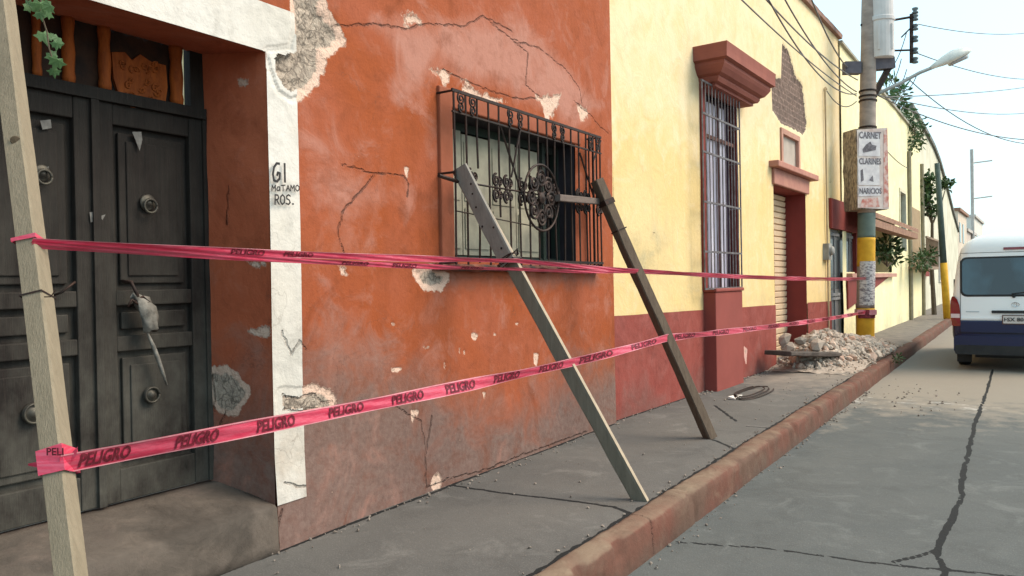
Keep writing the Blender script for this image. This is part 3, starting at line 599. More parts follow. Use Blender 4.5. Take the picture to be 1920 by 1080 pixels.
for g in (.7, 3.0, 4.0, 5.5, 6.6, 9.2, 12.2, 13.2, 15.0):
    mb = MB(); x = bx[0]+(bx[1]-bx[0])*(g+.5)
    for s_ in (1, -1): spiral(x, grille_mid+s_*.055, .05, s_, s_*1.57, .008); spiral(x+.05, grille_mid+s_*.05, .03, -s_, s_*1.57, .007)
    mb.lathe(OR.pt(x, grille_mid, go+.005), OR.n, [(0, .022), (.012, .02), (.02, .005)], 8); mb.build('scroll', m_iron, grille)
mb = MB(); cx_, cz_ = OR.px(1016, 371, go+.04); R = .27
mb.tube([OR.pt(cx_+R*math.cos(i/40*6.2832), cz_+R*math.sin(i/40*6.2832), go+.04) for i in range(41)], .010, 6)
for k in range(8):
    a = k*math.pi/4; 
    for s_ in (1, -1): spiral(cx_+.155*math.cos(a), cz_+.155*math.sin(a), .07, s_, a, .008, 1.7, go+.035)
    mb.tube([OR.pt(cx_, cz_, go+.03), OR.pt(cx_+R*math.cos(a), cz_+R*math.sin(a), go+.03)], .006, 5)
mb.lathe(OR.pt(cx_, cz_, go+.03), OR.n, [(0, .05), (.015, .045), (.03, .01)], 12); mb.build('grille_medallion', m_iron, grille)

# ================================================================== YELLOW HOUSE
yel = thing('yellow_house', YE.pt(5, 0), 'cream yellow plastered house with dark red dado, tall grilled window and rolling shutter doorway', 'house')
yEnd = 10.5
def Y_(l, o=0.): return [YE.px(x, y, o) for x, y in l]
s1450 = YE.px(1452, 500)[0]; s1512 = YE.px(1512, 500)[0]; zdt = YE.px(1480, 355)[1]
tw0, tw1 = YE.px(1322, 400)[0], YE.px(1385, 400)[0]; twB, twT = YE.px(1350, 542)[1]-.0, YE.px(1322, 168)[1]
s1555 = YE.px(1557, 500)[0]; s1603 = YE.px(1606, 500)[0]; zgt = YE.px(1575, 432)[1]
sw0, sw1 = YE.px(1466, 300)[0], YE.px(1495, 300)[0]; swB, swT = YE.px(1480, 312)[1], YE.px(1480, 258)[1]
swB = zdt+.42 if swB < zdt+.42 else swB
yl = [Y_([(1468, 85), (1480, 100), (1492, 145), (1505, 160), (1510, 200), (1513, 235), (1508, 250), (1490, 240), (1465, 228), (1450, 205), (1448, 160), (1455, 148), (1466, 150)])]
stain = [Y_([(1180, 420), (1250, 410), (1270, 500), (1200, 560), (1160, 500)]), Y_([(1270, 560), (1320, 480), (1320, 570)]), Y_([(1395, 540), (1450, 540), (1450, 570), (1395, 572)])]
ycr = [Y_(l) for l in ([(1148, 300), (1152, 420), (1146, 560)], [(1225, 436), (1232, 440)], [(1530, 330), (1545, 345), (1560, 340)])]
def a_yel(S, Z):
    A = np.zeros(S.shape+(4,)); A[..., 0] = np.minimum(1, field(S, Z, yl, .09)*1.3); A[..., 1] = np.clip((Z-2.2)/2., 0, .8)  # G pales the upper wall: sky brightness put into the colour
    A[..., 2] = np.maximum(field(S, Z, stain, .4)*.6, np.clip(1.9-Z, 0, 1)*.3); A[..., 3] = cracks(S, Z, ycr, .01, .05); return A
def d_yel(S, Z, A): return gridnoise(S, Z, 1.7, 13)*.008-field(S, Z, yl, .06)*(.03+.02*np.abs(gridnoise(S, Z, 16, 15)))
yTop = 6.55
YX = lines(0, yEnd, .03, (s1450, s1512, tw0, tw1, s1555, s1603, sw0, sw1)); YZ_ = lines(-.02, yTop, .03, (zdt, twB, twT, zgt, swB, swT))
holes = [(s1450, s1512, -1, zdt), (tw0, tw1, twB, twT), (s1555, s1603, -1, zgt), (sw0, sw1, swB, swT)]
wall_grid('wall', YE, YX, YZ_, holes, a_yel, d_yel, m_yellow, yel)
mb = MB()
mb.pbox(YE, 0, tw0, 0, yTop-.02, -.45, -.08); mb.pbox(YE, tw1, s1450, 0, yTop-.02, -.45, -.08); mb.pbox(YE, tw0, tw1, 0, twB, -.45, -.08); mb.pbox(YE, tw0, tw1, twT, yTop-.02, -.45, -.08)
mb.pbox(YE, s1512, s1555, 0, yTop-.02, -.45, -.08); mb.pbox(YE, s1450, s1512, max(swT, zdt), yTop-.02, -.45, -.08); mb.pbox(YE, s1555, s1603, zgt, yTop-.02, -.45, -.08); mb.pbox(YE, s1603, yEnd, 0, yTop-.02, -.45, -.08)
mb.pbox(YE, s1450, s1512, zdt, swB, -.45, -.08)
mb.pbox(YE, 0, yEnd, yTop-.4, yTop-.1, -9, -.45); mb.pbox(YE, 0, .3, 0, yTop-.4, -9, -.45); mb.pbox(YE, yEnd-.3, yEnd, 0, yTop-.4, -9, -.45); mb.pbox(YE, 0, yEnd, 0, yTop-.4, -9.3, -9)
mb.build('masonry', m_yellow, yel, attr=np.tile([0, .5, 0, 1], (len(mb.v), 1)))
# roof coping
mb = MB(); mb.loft([[YE.pt(s, yTop-.06, -.02), YE.pt(s, yTop-.05, .07), YE.pt(s, yTop+.03+random.uniform(-.01, .01), .08), YE.pt(s, yTop+.05, -.5), YE.pt(s, yTop-.06, -.5)] for s in np.linspace(-.02, yEnd, 50)]); mb.build('roof_coping', simple('brick_coping', (.30, .17, .13), (.2, .12, .1), 5), yel)
# dado: thin raised render
def dadoz(s): return YE.px(1150, 592)[1]+(YE.px(1450, 572)[1]-YE.px(1150, 592)[1])*s/s1450
def dado(a0, a1):
    mb = MB(); ss = np.linspace(a0, a1, max(3, int((a1-a0)/.03))); zz = np.linspace(-.02, 1, 42); S, T = np.meshgrid(ss, zz, indexing='ij')
    ztop = np.array([dadoz(s) for s in ss])[:, None]+gridnoise(S, S*0, 5, 21)*.006; Z = np.where(T < 0, -.02, T*ztop)
    off = gridnoise(S, Z, 1.7, 13)*.008+.012; x = YE.p.x+YE.u.x*S+YE.n.x*off; y = YE.p.y+YE.u.y*S+YE.n.y*off
    mb.v = list(map(tuple, np.stack([x, y, Z], -1).reshape(-1, 3))); nz = len(zz)
    mb.f = [(i*nz+j, (i+1)*nz+j, (i+1)*nz+j+1, i*nz+j+1) for i in range(len(ss)-1) for j in range(nz-1)]
    A = np.zeros((S.size, 4)); A[:, 2] = np.clip(.8-Z.ravel()*1.2, 0, .85)*np.clip(.6+.3*np.sin(S.ravel()*3), .3, 1); A[:, 1] = .4; A[:, 0] = field(S.ravel(), Z.ravel(), [Y_([(1393, 648), (1400, 655), (1398, 685), (1394, 670)]), Y_([(1060, 700), (1062, 700), (1062, 703)])], .02)
    A[:, 3] = 1; mb.build('dado', m_dado, yel, smooth=True, attr=A)
pt0, pt1 = YE.px(1319, 600)[0], YE.px(1393, 600, .17)[0]
dado(0, pt0+.05); dado(pt1-.05, s1450); dado(s1512, s1555)
# pedestal under the tall window
PP = .17; mb = MB(); mb.pbox(YE, pt0, pt1, -.02, twB-.03, -.02, PP); mb.pbox(YE, pt0-.02, pt1+.02, twB-.03, twB+.015, -.3, PP+.02)
bevel(mb.build('window_pedestal', simple('dado_red_pedestal', (.25, .06, .048), (.22, .052, .042), 2.2), yel), .012)
# hood moulding
hs0, hz0 = YE.px(1297, 83, .0); 
hL = (YE.px(1299, 85)[0], YE.px(1299, 85)[1]); e1 = YE.px(1386, 190, .2)[0]; topR = YE.px(1442, 132, .45)
hb = twT-.02; ht = YE.px(1370, 84, .42)[1]
mb = MB(); rings = []
mid = (tw0+tw1)/2+.02; hw0 = (tw1-tw0)/2+.03; 
steps = [(0, 0), (.10, .02), (.10, .09), (.17, .12), (.20, .20), (.20, .25), (.27, .30), (.33, .42), (.36, .50), (.36, .58), (.43, .62), (.43, .78), (.44, 1.)]
tot = ht-hb; rings = []
for e, f in steps:
    z = hb+tot*f; o = .12+e*.75; a0, a1 = mid-hw0-e*.75, mid+hw0+e*.75; rings.append([YE.pt(a0, z, -.02), YE.pt(a1, z, -.02), YE.pt(a1, z, o), YE.pt(a0, z, o)])
mb.loft(rings); mb.build('window_hood', simple('hood_red_paint', (.27, .085, .062), (.23, .07, .052), 3), yel)
# tall window
mb = MB(); d_ = -.28
for q_ in (tw0+.006, tw1-.006): mb.poly([YE.pt(q_, twB, 0), YE.pt(q_, twB, d_), YE.pt(q_, twT, d_), YE.pt(q_, twT, 0)])
mb.poly([YE.pt(tw0, twT, 0), YE.pt(tw0, twT, d_), YE.pt(tw1, twT, d_), YE.pt(tw1, twT, 0)]); tw = mb.build('window', m_redjamb, yel)
mb = MB(); 
def curtain(s0, s1, z0, z1, o, amp=.025):
    n = 70; r = []
    for i in range(n+1):
        s = s0+(s1-s0)*i/n; oo = o+amp*math.sin(i*.9)+.01*math.sin(i*2.3); r.append((s, oo))
    for (a, oa), (b, ob) in zip(r[:-1], r[1:]): mb.poly([YE.pt(a, z0, oa), YE.pt(b, z0, ob), YE.pt(b, z1, ob), YE.pt(a, z1, oa)])
curtain(tw0+.03, tw1-.25, twB+.02, twT-.10, -.09, .02); mb.build('curtain', m_curtain, tw, smooth=True)
mb = MB(); mb.pbox(YE, tw0, tw1, twB, twT, -.14, -.13); mb.build('pane', simple('dark_violet_pane', (.05, .035, .055), (.03, .02, .035), 3, .3), tw)
mb = MB(); 
for a in (tw0+.02, (tw0+tw1)/2, tw1-.05): mb.pbox(YE, a, a+.04, twB, twT, -.06, -.04)
mb.pbox(YE, tw0, tw1, twT-.6, twT-.55, -.063, -.043); mb.build('frame', simple('brown_frame', (.14, .06, .05), (.1, .05, .04)), tw)
g0, g1 = YE.px(1318, 300, PP-.02)[0], YE.px(1389, 400, PP-.02)[0]; gt = twT+.12; gb = twB+.015
mb = MB(); nb = 13
for i in range(nb): x = g0+(g1-g0)*i/(nb-1); mb.tube([YE.pt(x, gb, PP-.02), YE.pt(x, hb if x < mid+hw0 else gt-.1, PP-.02)], .011 if i in (0, nb-1) else .008, 6)
for f in (.0, .18, .42, .66, .845, 1.0):
    z = gb+(gt-.12-gb)*f; mb.pbox(YE, g0-.01, g1+.01, z-.012, z+.012, PP-.032, PP-.012)
    for x in (g1,): mb.tube([YE.pt(x, z, PP-.02), YE.pt(x, z, -.02)], .009, 5)
mb.build('window_grille', simple('grey_grille_paint', (.16, .15, .16), (.09, .07, .07), 9, .6, .3), yel)
mb = MB(); mb.pbox(YE, tw0-.14, tw0, twB, twT+.05, -.02, .035); mb.build('window_border', m_redjamb, yel)
# shutter doorway
mb = MB(); dd = -.44
for sa in (s1450+.006, s1512-.006): mb.poly([YE.pt(sa, 0, .0), YE.pt(sa, 0, dd), YE.pt(sa, zdt, dd), YE.pt(sa, zdt, 0)])
mb.poly([YE.pt(s1450, zdt-.006, 0), YE.pt(s1450, zdt-.006, dd), YE.pt(s1512, zdt-.006, dd), YE.pt(s1512, zdt-.006, 0)]); mb.build('door_recess', m_redjamb, yel)
# the far jamb is deep, the slatted shutter fills the back
mb = MB(); z = .0
while z < zdt-.03:
    z1 = min(z+.11, zdt-.01); mb.prism([YE.pt(s1450, z, -.40), YE.pt(s1450, z+.012, -.365), YE.pt(s1450, z1-.02, -.355), YE.pt(s1450, z1-.004, -.40)], YE.u*(s1512-s1450)); z = z1
mb.build('roller_shutter', m_roller, yel)
mb = MB(); a0, a1 = YE.px(1445, 310)[0], YE.px(1520, 345, .1)[0]; lz = YE.px(1447, 322)[1]
lz0, lz1 = zdt+.0, zdt+.36
mb.pbox(YE, s1450-.08, s1512+.1, zdt, lz1-.1, -.02, .05); mb.pbox(YE, s1450-.22, s1512+.34, lz1-.1, lz1, -.02, .16)
bevel(mb.build('door_lintel', simple('pinkish_stone_lintel', (.42, .20, .15), (.34, .15, .12), 5), yel), .015)
mb = MB(); fo = .03
for a, b, c, e in ((sw0-.09, sw0, swB-.02, swT+.09), (sw1, sw1+.09, swB-.02, swT+.09), (sw0, sw1, swT, swT+.09)): mb.pbox(YE, a, b, c, e, -.2, fo)
so_ = mb.build('small_window', simple('pinkish_window_frame', (.48, .26, .20), (.38, .2, .15), 5), yel)
mb = MB(); mb.pbox(YE, sw0, sw1, swB, swT, -.05, -.03); mb.build('board', simple('grey_window_board', (.42, .36, .31), (.34, .29, .25), 4), so_)
# gate
mb = MB(); zr = YE.px(1556, 372)[1]
mb.pbox(YE, s1555-.08, s1603+.5, zgt, zr, -.02, .06); mb.pbox(YE, s1603-.12, s1603+.25, 0, zgt, -.3, .03); bevel(mb.build('gate_surround', m_redjamb, yel), .01)
mb = MB(); mb.pbox(YE, s1555, s1603-.12, 0, zgt, -.10, -.06); gate = mb.build('gate', m_grey, yel)
mb = MB()
for i in range(6): x = s1555+.06+(s1603-s1555-.12)*i/5; mb.pbox(YE, x-.015, x+.015, .05, zgt-.05, -.06, -.035)
for z in (.08, 1.0, 1.08, zgt-.1): mb.pbox(YE, s1555+.03, s1603-.15, z-.03, z+.03, -.06, -.03)
mb.build('gate_bars', simple('pale_gate_bars', (.24, .24, .25), (.15, .15, .15)), gate)
mb = MB(); mb.pbox(YE, s1555+.1, s1603-.2, 1.2, zgt-.2, -.06, -.05); mb.build('pane', simple('gate_glass', (.06, .065, .07), (.03, .03, .035), 2, .25), gate)
# conduit and meter
mb = MB(); cs = YE.px(1549, 300, .04)[0]; ct = YE.px(1549, 165, .04)[1]
mb.tube([YE.pt(cs+.12, ct-.02, .04), YE.pt(cs+.03, ct, .04), YE.pt(cs, ct-.05, .04), YE.pt(cs, 2.0, .04), YE.pt(cs+.02, .4, .04)], .018, 8); cond = mb.build('conduit', simple('ochre_conduit', (.45, .33, .2), (.36, .26, .16)), yel)
ms, mz = YE.px(1556, 470, .1); mb = MB(); mb.pbox(YE, ms-.13, ms+.13, mz-.18, mz+.14, .0, .11); mb.lathe(YE.pt(ms, mz, .11), YE.n, [(0, .09), (.05, .085), (.07, .06), (.075, .01)], 16); mb.build('electric_meter', simple('grey_meter', (.32, .31, .29), (.2, .19, .18), 6, .5), yel)
# ================================================================== FAR HOUSES
far = thing('pale_yellow_house', YF.pt(6, 0), 'pale greenish yellow house beyond the poster-covered pole, with narrow blue window and terrace', 'house')
def a_far(S, Z):
    A = np.zeros(S.shape+(4,)); A[..., 2] = np.clip(.6-Z*.5, 0, .6)*(.5+.5*np.abs(np.sin(S*1.3))); A[..., 3] = 1; A[..., 1] = .3; return A
f_end = YF.px(1728, 500)[0]; fz = 6.4
fw = [YF.px(1687, 400)[0], YF.px(1697, 400)[0]]; fwz = [YF.px(1692, 470)[1], YF.px(1692, 362)[1]]
t0, t1 = .4, YF.px(1672, 470)[0]
wall_grid('wall', YF, lines(0, f_end, .12, (fw[0], fw[1], t0, t1)), lines(-.02, fz, .12, (fwz[0], fwz[1], 1.55, 2.75)), [(fw[0], fw[1], fwz[0], fwz[1]), (t0, t1, 1.5, 2.7)], a_far, lambda S, Z, A: gridnoise(S, Z, 2, 31)*.02, m_pale, far)
mb = MB(); mb.pbox(YF, 0, t0, 0, fz, -8, -.08); mb.pbox(YF, t1, fw[0], 0, fz, -8, -.08); mb.pbox(YF, fw[0], fw[1], 0, fz, -8, -.3); mb.pbox(YF, fw[1], f_end, 0, fz, -8, -.08)
mb.pbox(YF, t0, t1, 2.75, fz, -8, -.08); mb.pbox(YF, t0, t1, 0, 1.5, -8, -.08)
mb.build('masonry', m_pale, far, attr=np.tile([0, .2, .1, 1], (len(mb.v), 1)))
mb = MB(); mb.pbox(YF, t0, t1, 1.5, 2.75, -1.3, -1.2); mb.build('terrace_wall', simple('terrace_red', (.33, .11, .08), (.26, .08, .06), 2), far)
mb = MB(); mb.pbox(YF, t0, t1+.05, 1.42, 1.52, -.1, .12); mb.build('terrace_ledge', simple('pinkish_ledge', (.45, .25, .2), (.38, .2, .16), 3), far)
mb = MB(); mb.prism([YF.pt(t0-.1, .75, .015), YF.pt(t0-.1, 1.42, .015), YF.pt(t1-.9, 1.42, .015)], YF.n*.03); mb.build('painted_wedge', m_redjamb, far)
mb = MB(); nT = 16
for i in range(nT):
    s0 = t0-.2+(t1-t0+.9)*i/nT; wdt = (t1-t0+.9)/nT
    mb.loft([[YF.pt(s0+wdt*(.5+.5*math.cos(a)), 3.05+.07*math.sin(a), -.05) for a in np.linspace(math.pi, 0, 7)]+[YF.pt(s0+wdt, 3.0, -.05), YF.pt(s0, 3.0, -.05)],
             [YF.pt(s0+wdt*(.5+.5*math.cos(a)), 2.72+.07*math.sin(a), .62) for a in np.linspace(math.pi, 0, 7)]+[YF.pt(s0+wdt, 2.68, .62), YF.pt(s0, 2.68, .62)]])
mb.pbox(YF, t0-.2, t1+.7, 2.5, 2.66, .35, .60); mb.build('tiled_awning', m_tile, far)
mb = MB(); mb.pbox(YF, fw[0], fw[1], fwz[0], fwz[1], -.2, -.15); fwin = mb.build('window', simple('blue_grey_window', (.14, .17, .24), (.10, .12, .17), 3, .4), far)
mb = MB(); mb.pbox(YF, fw[0]-.12, fw[0], fwz[0], fwz[1]+.1, -.2, .03); mb.pbox(YF, fw[0], fw[1], fwz[1], fwz[1]+.1, -.2, .03); mb.pbox(YF, fw[1], fw[1]+.12, fwz[0], fwz[1]+.1, -.2, .03); mb.build('frame', simple('pale_frame', (.6, .56, .42), (.5, .45, .33)), fwin)
b0_, b1_ = YF.px(1705, 480)[0], YF.px(1726, 480)[0]; bz0, bz1 = YF.px(1712, 500)[1], YF.px(1712, 430)[1]
mb = MB(); mb.pbox(YF, b0_-.3, b1_+.3, bz0-.1, bz0, -.02, .55); mb.pbox(YF, b0_-.3, b1_+.3, bz0+.9, bz0+.96, .5, .56)
for i in range(12): x = b0_-.3+(b1_-b0_+.6)*i/11; mb.tube([YF.pt(x, bz0, .53), YF.pt(x, bz0+.92, .53)], .02, 5)
mb.build('balcony', simple('brown_balcony', (.28, .20, .14), (.2, .14, .1)), far)
mb = MB(); mb.pbox(YF, b0_+.2, b1_-.2, bz0, bz0+2.0, -.01, .03); mb.build('balcony_door', simple('ochre_door', (.35, .25, .15), (.28, .2, .12)), far)
for px_ in (1704, 1728): 
    mb = MB(); s = YF.px(px_, 500)[0]; mb.tube([YF.pt(s, 0, .06), YF.pt(s, 5.5, .06)], .06, 8); mb.build('downpipe', simple('grey_brown_pipe', (.30, .26, .18), (.22, .19, .13)), far)
mb = MB(); mb.pbox(YF, 0, f_end, fz, fz+.06, -.5, .06); mb.build('roof_coping', simple('grey_coping', (.35, .33, .28), (.28, .26, .22)), far)
# white building with a curved parapet
YG = Plane(YF.pt(f_end+.05, 0)+Vector((0, .3, 0)), 0)
wht = thing('white_house', YG.pt(8, 0), 'off-white house far down the street whose dark-edged parapet curves downward', 'house')
g1_ = 26.; nseg = 52; top = lambda s: float(np.interp(s, (0, 5, 9, 12, 15, 18, 21, 26), (7.6, 7.5, 7.35, 7.05, 6.5, 5.85, 5.15, 4.2)))
mb = MB(); P = [YG.pt(s, 0, 0) for s in (0, g1_)]; pts = [YG.pt(0, 0), YG.pt(g1_, 0)]+[YG.pt(s, top(s)) for s in np.linspace(g1_, 0, nseg)]; mb.prism(pts, YG.n*-7); mb.build('wall', m_cream, wht)
mb = MB(); mb.loft([[YG.pt(s, top(s)-.02, -.2), YG.pt(s, top(s)-.02, .1), YG.pt(s, top(s)+.16, .1), YG.pt(s, top(s)+.16, -.2)] for s in np.linspace(0, g1_, nseg)]); mb.build('parapet_coping', simple('dark_coping', (.17, .17, .15), (.11, .11, .1)), wht)
for s in (2.5, 6.5, 11):
    mb = MB(); mb.pbox(YG, s, s+1.3, 1.2, 3.0, -.05, .03); wn = mb.build('window', simple('far_window', (.12, .14, .16), (.08, .09, .1), 3, .4), wht)
    mb = MB(); 
    mb.loft([[YG.pt(a, b, -.01), YG.pt(a, b, .06), YG.pt(c_, e_, .06), YG.pt(c_, e_, -.01)] for a, b, c_, e_ in ((s-.1, 1.1, s, 1.2), (s+1.4, 1.1, s+1.3, 1.2), (s+1.4, 3.1, s+1.3, 3.0), (s-.1, 3.1, s, 3.0), (s-.1, 1.1, s, 1.2))], cap=False)
    mb.build('frame', m_conc_lt, wn)
mb = MB(); mb.pbox(YG, .4, 5, 1.4, 1.9, 0.0, .12); mb.prism([YG.pt(.4, .5, .01), YG.pt(.4, 1.4, .01), YG.pt(4, 1.4, .01)], YG.n*.05); mb.build('red_painted_panel', m_redjamb, wht)
hs = YG.pt(g1_+.2, 0)
for i, (x0, ln, ht_, cc, lab) in enumerate(((0, 7, 5.6, (.62, .52, .42), 'small tan building past the curved white parapet, nearest of the distant ones'), (7.2, 9, 4.6, (.55, .46, .40), 'low pinkish building at the far end of the street row'), (16.5, 12, 6.2, (.66, .62, .56), 'pale farthest building ending the row of houses'))):
    P2 = Plane(hs+Vector((x0, -.1*i, 0)), -.02); h = thing('distant_house', P2.pt(ln/2, 0, -3), lab, 'house', None)
    mb = MB(); mb.pbox(P2, 0, ln, 0, ht_, -7, 0); mb.build('wall', simple('distant_wall', cc, tuple(x*.85 for x in cc), 1), h)
    mb = MB(); mb.pbox(P2, -.1, ln+.1, ht_, ht_+.2, -7.1, .15); mb.build('roof', m_tile if i == 0 else m_conc_lt, h)
    for k in range(int(ln/2.6)):
        for z in (1.0, 3.6):
            if z+1.3 < ht_: mb = MB(); mb.pbox(P2, .8+k*2.6, 1.8+k*2.6, z, z+1.3, 0, .03); mb.build('window', m_glass, h)
# ================================================================== POSTS, PROPS, TAPES
def plane_line(px0, py0, px1, py1, P0, dirv):
    n_ = ray(px0, py0).cross(ray(px1, py1)); t = (CAM-P0).dot(n_)/Vector(dirv).dot(n_); return P0+Vector(dirv)*t
def rough_bar(a, b, wd, th, up, seg=30, amp=.0025): 
    a = Vector(a); b = Vector(b); d = (b-a).normalized(); up = Vector(up); sd_ = d.cross(up).normalized(); n = sd_.cross(d).normalized(); mb = MB(); rings = []; L = (b-a).length
    pr = [(-1, -.8), (-.85, -1), (.85, -1), (1, -.8), (1, .8), (.85, 1), (-.85, 1), (-1, .8)]
    for i in range(seg+1):
        t = i/seg; c = a.lerp(b, t); j = [mn.noise(Vector((t*L*4, q*3., a.x)))*amp for q in range(8)]; bow = mn.noise(Vector((t*L*.8, 9, a.x)))*amp*2
        rings.append([c+sd_*(wd/2*sx+j[q]+bow)+n*(th/2*sy+j[q]) for q, (sx, sy) in enumerate(pr)])
    return mb.loft(rings)
# foreground post
fpb = plane_line(8, 50, 126, 1000, Vector((0, 2.02, 0)), (1, 0, 0)); fpt = plane_line(8, 50, 126, 1000, Vector((0, 3.38, 3.25)), (1, 0, 0))
fpt = plane_line(8, 50, 126, 1000, Vector((0, 3.36, 3.35)), (1, 0, 0)); print('post', fpb, fpt)
post = thing('wooden_post', fpb, 'pale square timber leaning in the left foreground, in front of the dark double door', 'post')
rough_bar(fpb, fpt, .062, .085, (-.75, -.66, 0), 60).build('timber', m_timber, post)
kn = near_axis(42, 265, fpb, fpt); vdir = (CAM-kn).normalized()
mb = MB(); mb.lathe(kn+Vector((-.012, -.008, 0))+vdir*.036, vdir, [(0, .016), (.003, .014), (.004, .004)], 12); mb.build('knot', simple('dark_knot', (.10, .07, .045), (.07, .05, .03), 30), post)
def wrapband(ctr, axis, w_, d_, hgt, up, off=.004, jitz=.0):
    axis = Vector(axis).normalized(); up = Vector(up); sd_ = axis.cross(up).normalized(); n = sd_.cross(axis).normalized(); rings = []
    for h in np.linspace(-hgt/2, hgt/2, 6): rings.append([ctr+axis*(h+random.uniform(-jitz, jitz))+sd_*((w_/2+off)*sx)+n*((d_/2+off)*sy) for sx, sy in ((-1, -1), (1, -1), (1, 1), (-1, 1))])
    return MB().loft(rings, cap=False)
ax = fpt-fpb; upv = (-.75, -.66, 0)
w1 = near_axis(80, 556, fpb, fpt); mb = wrapband(w1, ax, .062, .085, .006, upv, .003)
vv = (CAM-w1).normalized(); rt = Vector((math.sin(TH), -math.cos(TH), 0))
mb.tube([w1+vv*.05+rt*.02, w1+vv*.055+rt*.04, w1+vv*.05+rt*.055+Vector((0, 0, .02))], .002, 5); mb.build('binding_wire', m_iron, post)
# props against the grille
p1b = onZ(1215, 940); p1t = OR.pt(*OR.px(905, 372, .22), .22); p1d = (p1t-p1b).normalized()
prop1 = thing('plank_prop', p1b, 'grey weathered plank on edge propping the window grille, its foot at the kerb', 'wooden prop')
sdv = Vector((-1, 0, 0)); edgen = p1d.cross(sdv).normalized()
if edgen.y > 0: edgen = -edgen
rough_bar(p1b-edgen*.05, p1t-edgen*.05, .035, .10, edgen, 60).build('plank', m_greyplank, prop1)
mb = MB(); e0 = p1b+edgen*.002; mb = rough_bar(e0+p1d*.002, p1t+edgen*.002, .034, .004, edgen, 60, .001); mb.build('pale_edge', m_edge, prop1)
u1a = near_axis(962, 492, p1b, p1t); u1b = OR.pt(*OR.px(872, 312, .19), .19); ud = (u1b-u1a).normalized(); off = Vector((-.045, 0, 0))
ub = rough_bar(u1a+off-edgen*.045, u1b+off-edgen*.02, .03, .12, edgen, 20).build('upper_board', m_upboard, prop1)
for f in (.15, .35, .42, .6, .72, .8): mb = MB(); c = (u1a+off-edgen*.06).lerp(u1b+off-edgen*.02, f)+edgen*random.uniform(-.04, .05)+Vector((-.016, 0, 0)); mb.lathe(c, (-1, 0, 0), [(0, .009), (.002, .008), (.003, .001)], 8); mb.build('nail_head', m_iron, prop1)
c = near_axis(963, 483, p1b, p1t); mb = MB()
for k in range(4):
    b = wrapband(c-edgen*.045+Vector((-.02, 0, 0))+p1d*(.018*k-.03), p1d+Vector((0, .1*(-1)**k, 0)), .10, .14, .008, edgen, .004); k0 = len(mb.v); mb.v += b.v; mb.f += [tuple(i+k0 for i in f) for f in b.f]
mb.tube([c+edgen*.03, c+edgen*.05+Vector((-.03, 0, .03)), c+edgen*.03+Vector((-.06, 0, .01))], .006, 5); mb.build('binding_wire', m_iron, prop1)
p2b = onZ(1333, 822); p2t = OR.pt(*OR.px(1119, 338, .24), .24); p2d = (p2t-p2b).normalized()
prop2 = thing('timber_prop', p2b, 'brown square timber leaning on the right end of the window grille', 'wooden prop')
rough_bar(p2b, p2t, .095, .10, (-.5, -.8, .2), 60, .004).build('timber', m_brownpost, prop2)
c = near_axis(1133, 382, p2b, p2t); mb = wrapband(c, p2d, .095, .10, .05, (-.5, -.8, .2), .006); mb.build('binding_wire', m_iron, prop2)
c = near_axis(1165, 430, p2b, p2t); wrapband(c, p2d, .095, .10, .012, (-.5, -.8, .2), .006).build('binding_wire', m_iron, prop2)
ha = OR.pt(*OR.px(1046, 371, .22), .22); hb_ = OR.pt(*OR.px(1130, 379, .24), .24)
tag(rough_bar(ha, hb_, .05, .055, (0, 0, 1), 10).build('crosspiece', wood('greyish_crosspiece', (.17, .13, .11), (.12, .09, .08), (.08, .06, .05), (1, 6, 6))), 'short horizontal timber between the grille medallion and the brown prop', 'wooden beam')
# utility pole
D0 = 15.35
def pd(px, py, dd=0.): return atD(px, py, D0+dd)
pb = onZ(1622, 652); pt_ = atD(1630, -60, (pb-CAM).dot(f_)); D0 = (pb-CAM).dot(f_); pax = (pt_-pb)
pole = thing('utility_pole', pb, 'concrete street pole with a poster box, yellow base and overhead wires', 'utility pole')
def pz(py): return (near_axis(1622, py, pb, pt_)-pb).dot(pax)/pax.dot(pax)
def seg(py0, py1, r0_, r1_, m, nm, n=24, lump=0.):
    mb = MB(); a, b = pz(py0), pz(py1); k = 10; mb.tube([pb+pax*(a+(b-a)*i/k) for i in range(k+1)], 0, n, rs=[(r0_+(r1_-r0_)*i/k)*(1+lump*random.uniform(-1, 1)) for i in range(k+1)]); return mb.build(nm, m, pole, smooth=True)
m_yp = simple('yellow_pole_paint', (.62, .34, .03), (.48, .25, .02), 5)
seg(665, 578, .175, .172, m_yp, 'yellow_base'); seg(578, 500, .171, .169, m_pole, 'shaft'); seg(500, 446, .172, .170, m_yp, 'yellow_band'); seg(446, 400, .169, .167, simple('green_grey_pole_paint', (.13, .17, .15), (.09, .12, .11), 4), 'green_band'); seg(400, -60, .166, .135, m_pole, 'shaft', 24, .03)
for py in (172, 182, 190, 240, 305): seg(py+1.5, py-1.5, .175, .175, m_iron, 'strap')
# posters wrapped on the base
def posterwrap(py0, py1, a0, a1, m, nm, r=.18):
    rings = []
    for py in np.linspace(py0, py1, 8):
        c = pb+pax*pz(py); rings.append([c+Vector((math.cos(t), math.sin(t), 0))*(r+random.uniform(0, .004)) for t in np.linspace(a0, a1, 12)])
    return MB().loft(rings, cap=False, closed=False).build(nm, m, pole)
m_poster = simple('grey_white_poster', (.55, .52, .52), (.20, .18, .20), 16, .9, sc=(1, 1, 2.2), lo=.45, hi=.58)
posterwrap(572, 490, math.radians(150), math.radians(262), m_poster, 'wrapped_poster')
posterwrap(596, 580, math.radians(140), math.radians(268), simple('dark_red_wrap', (.25, .04, .05), (.10, .02, .03), 20), 'wrapped_band', .183)
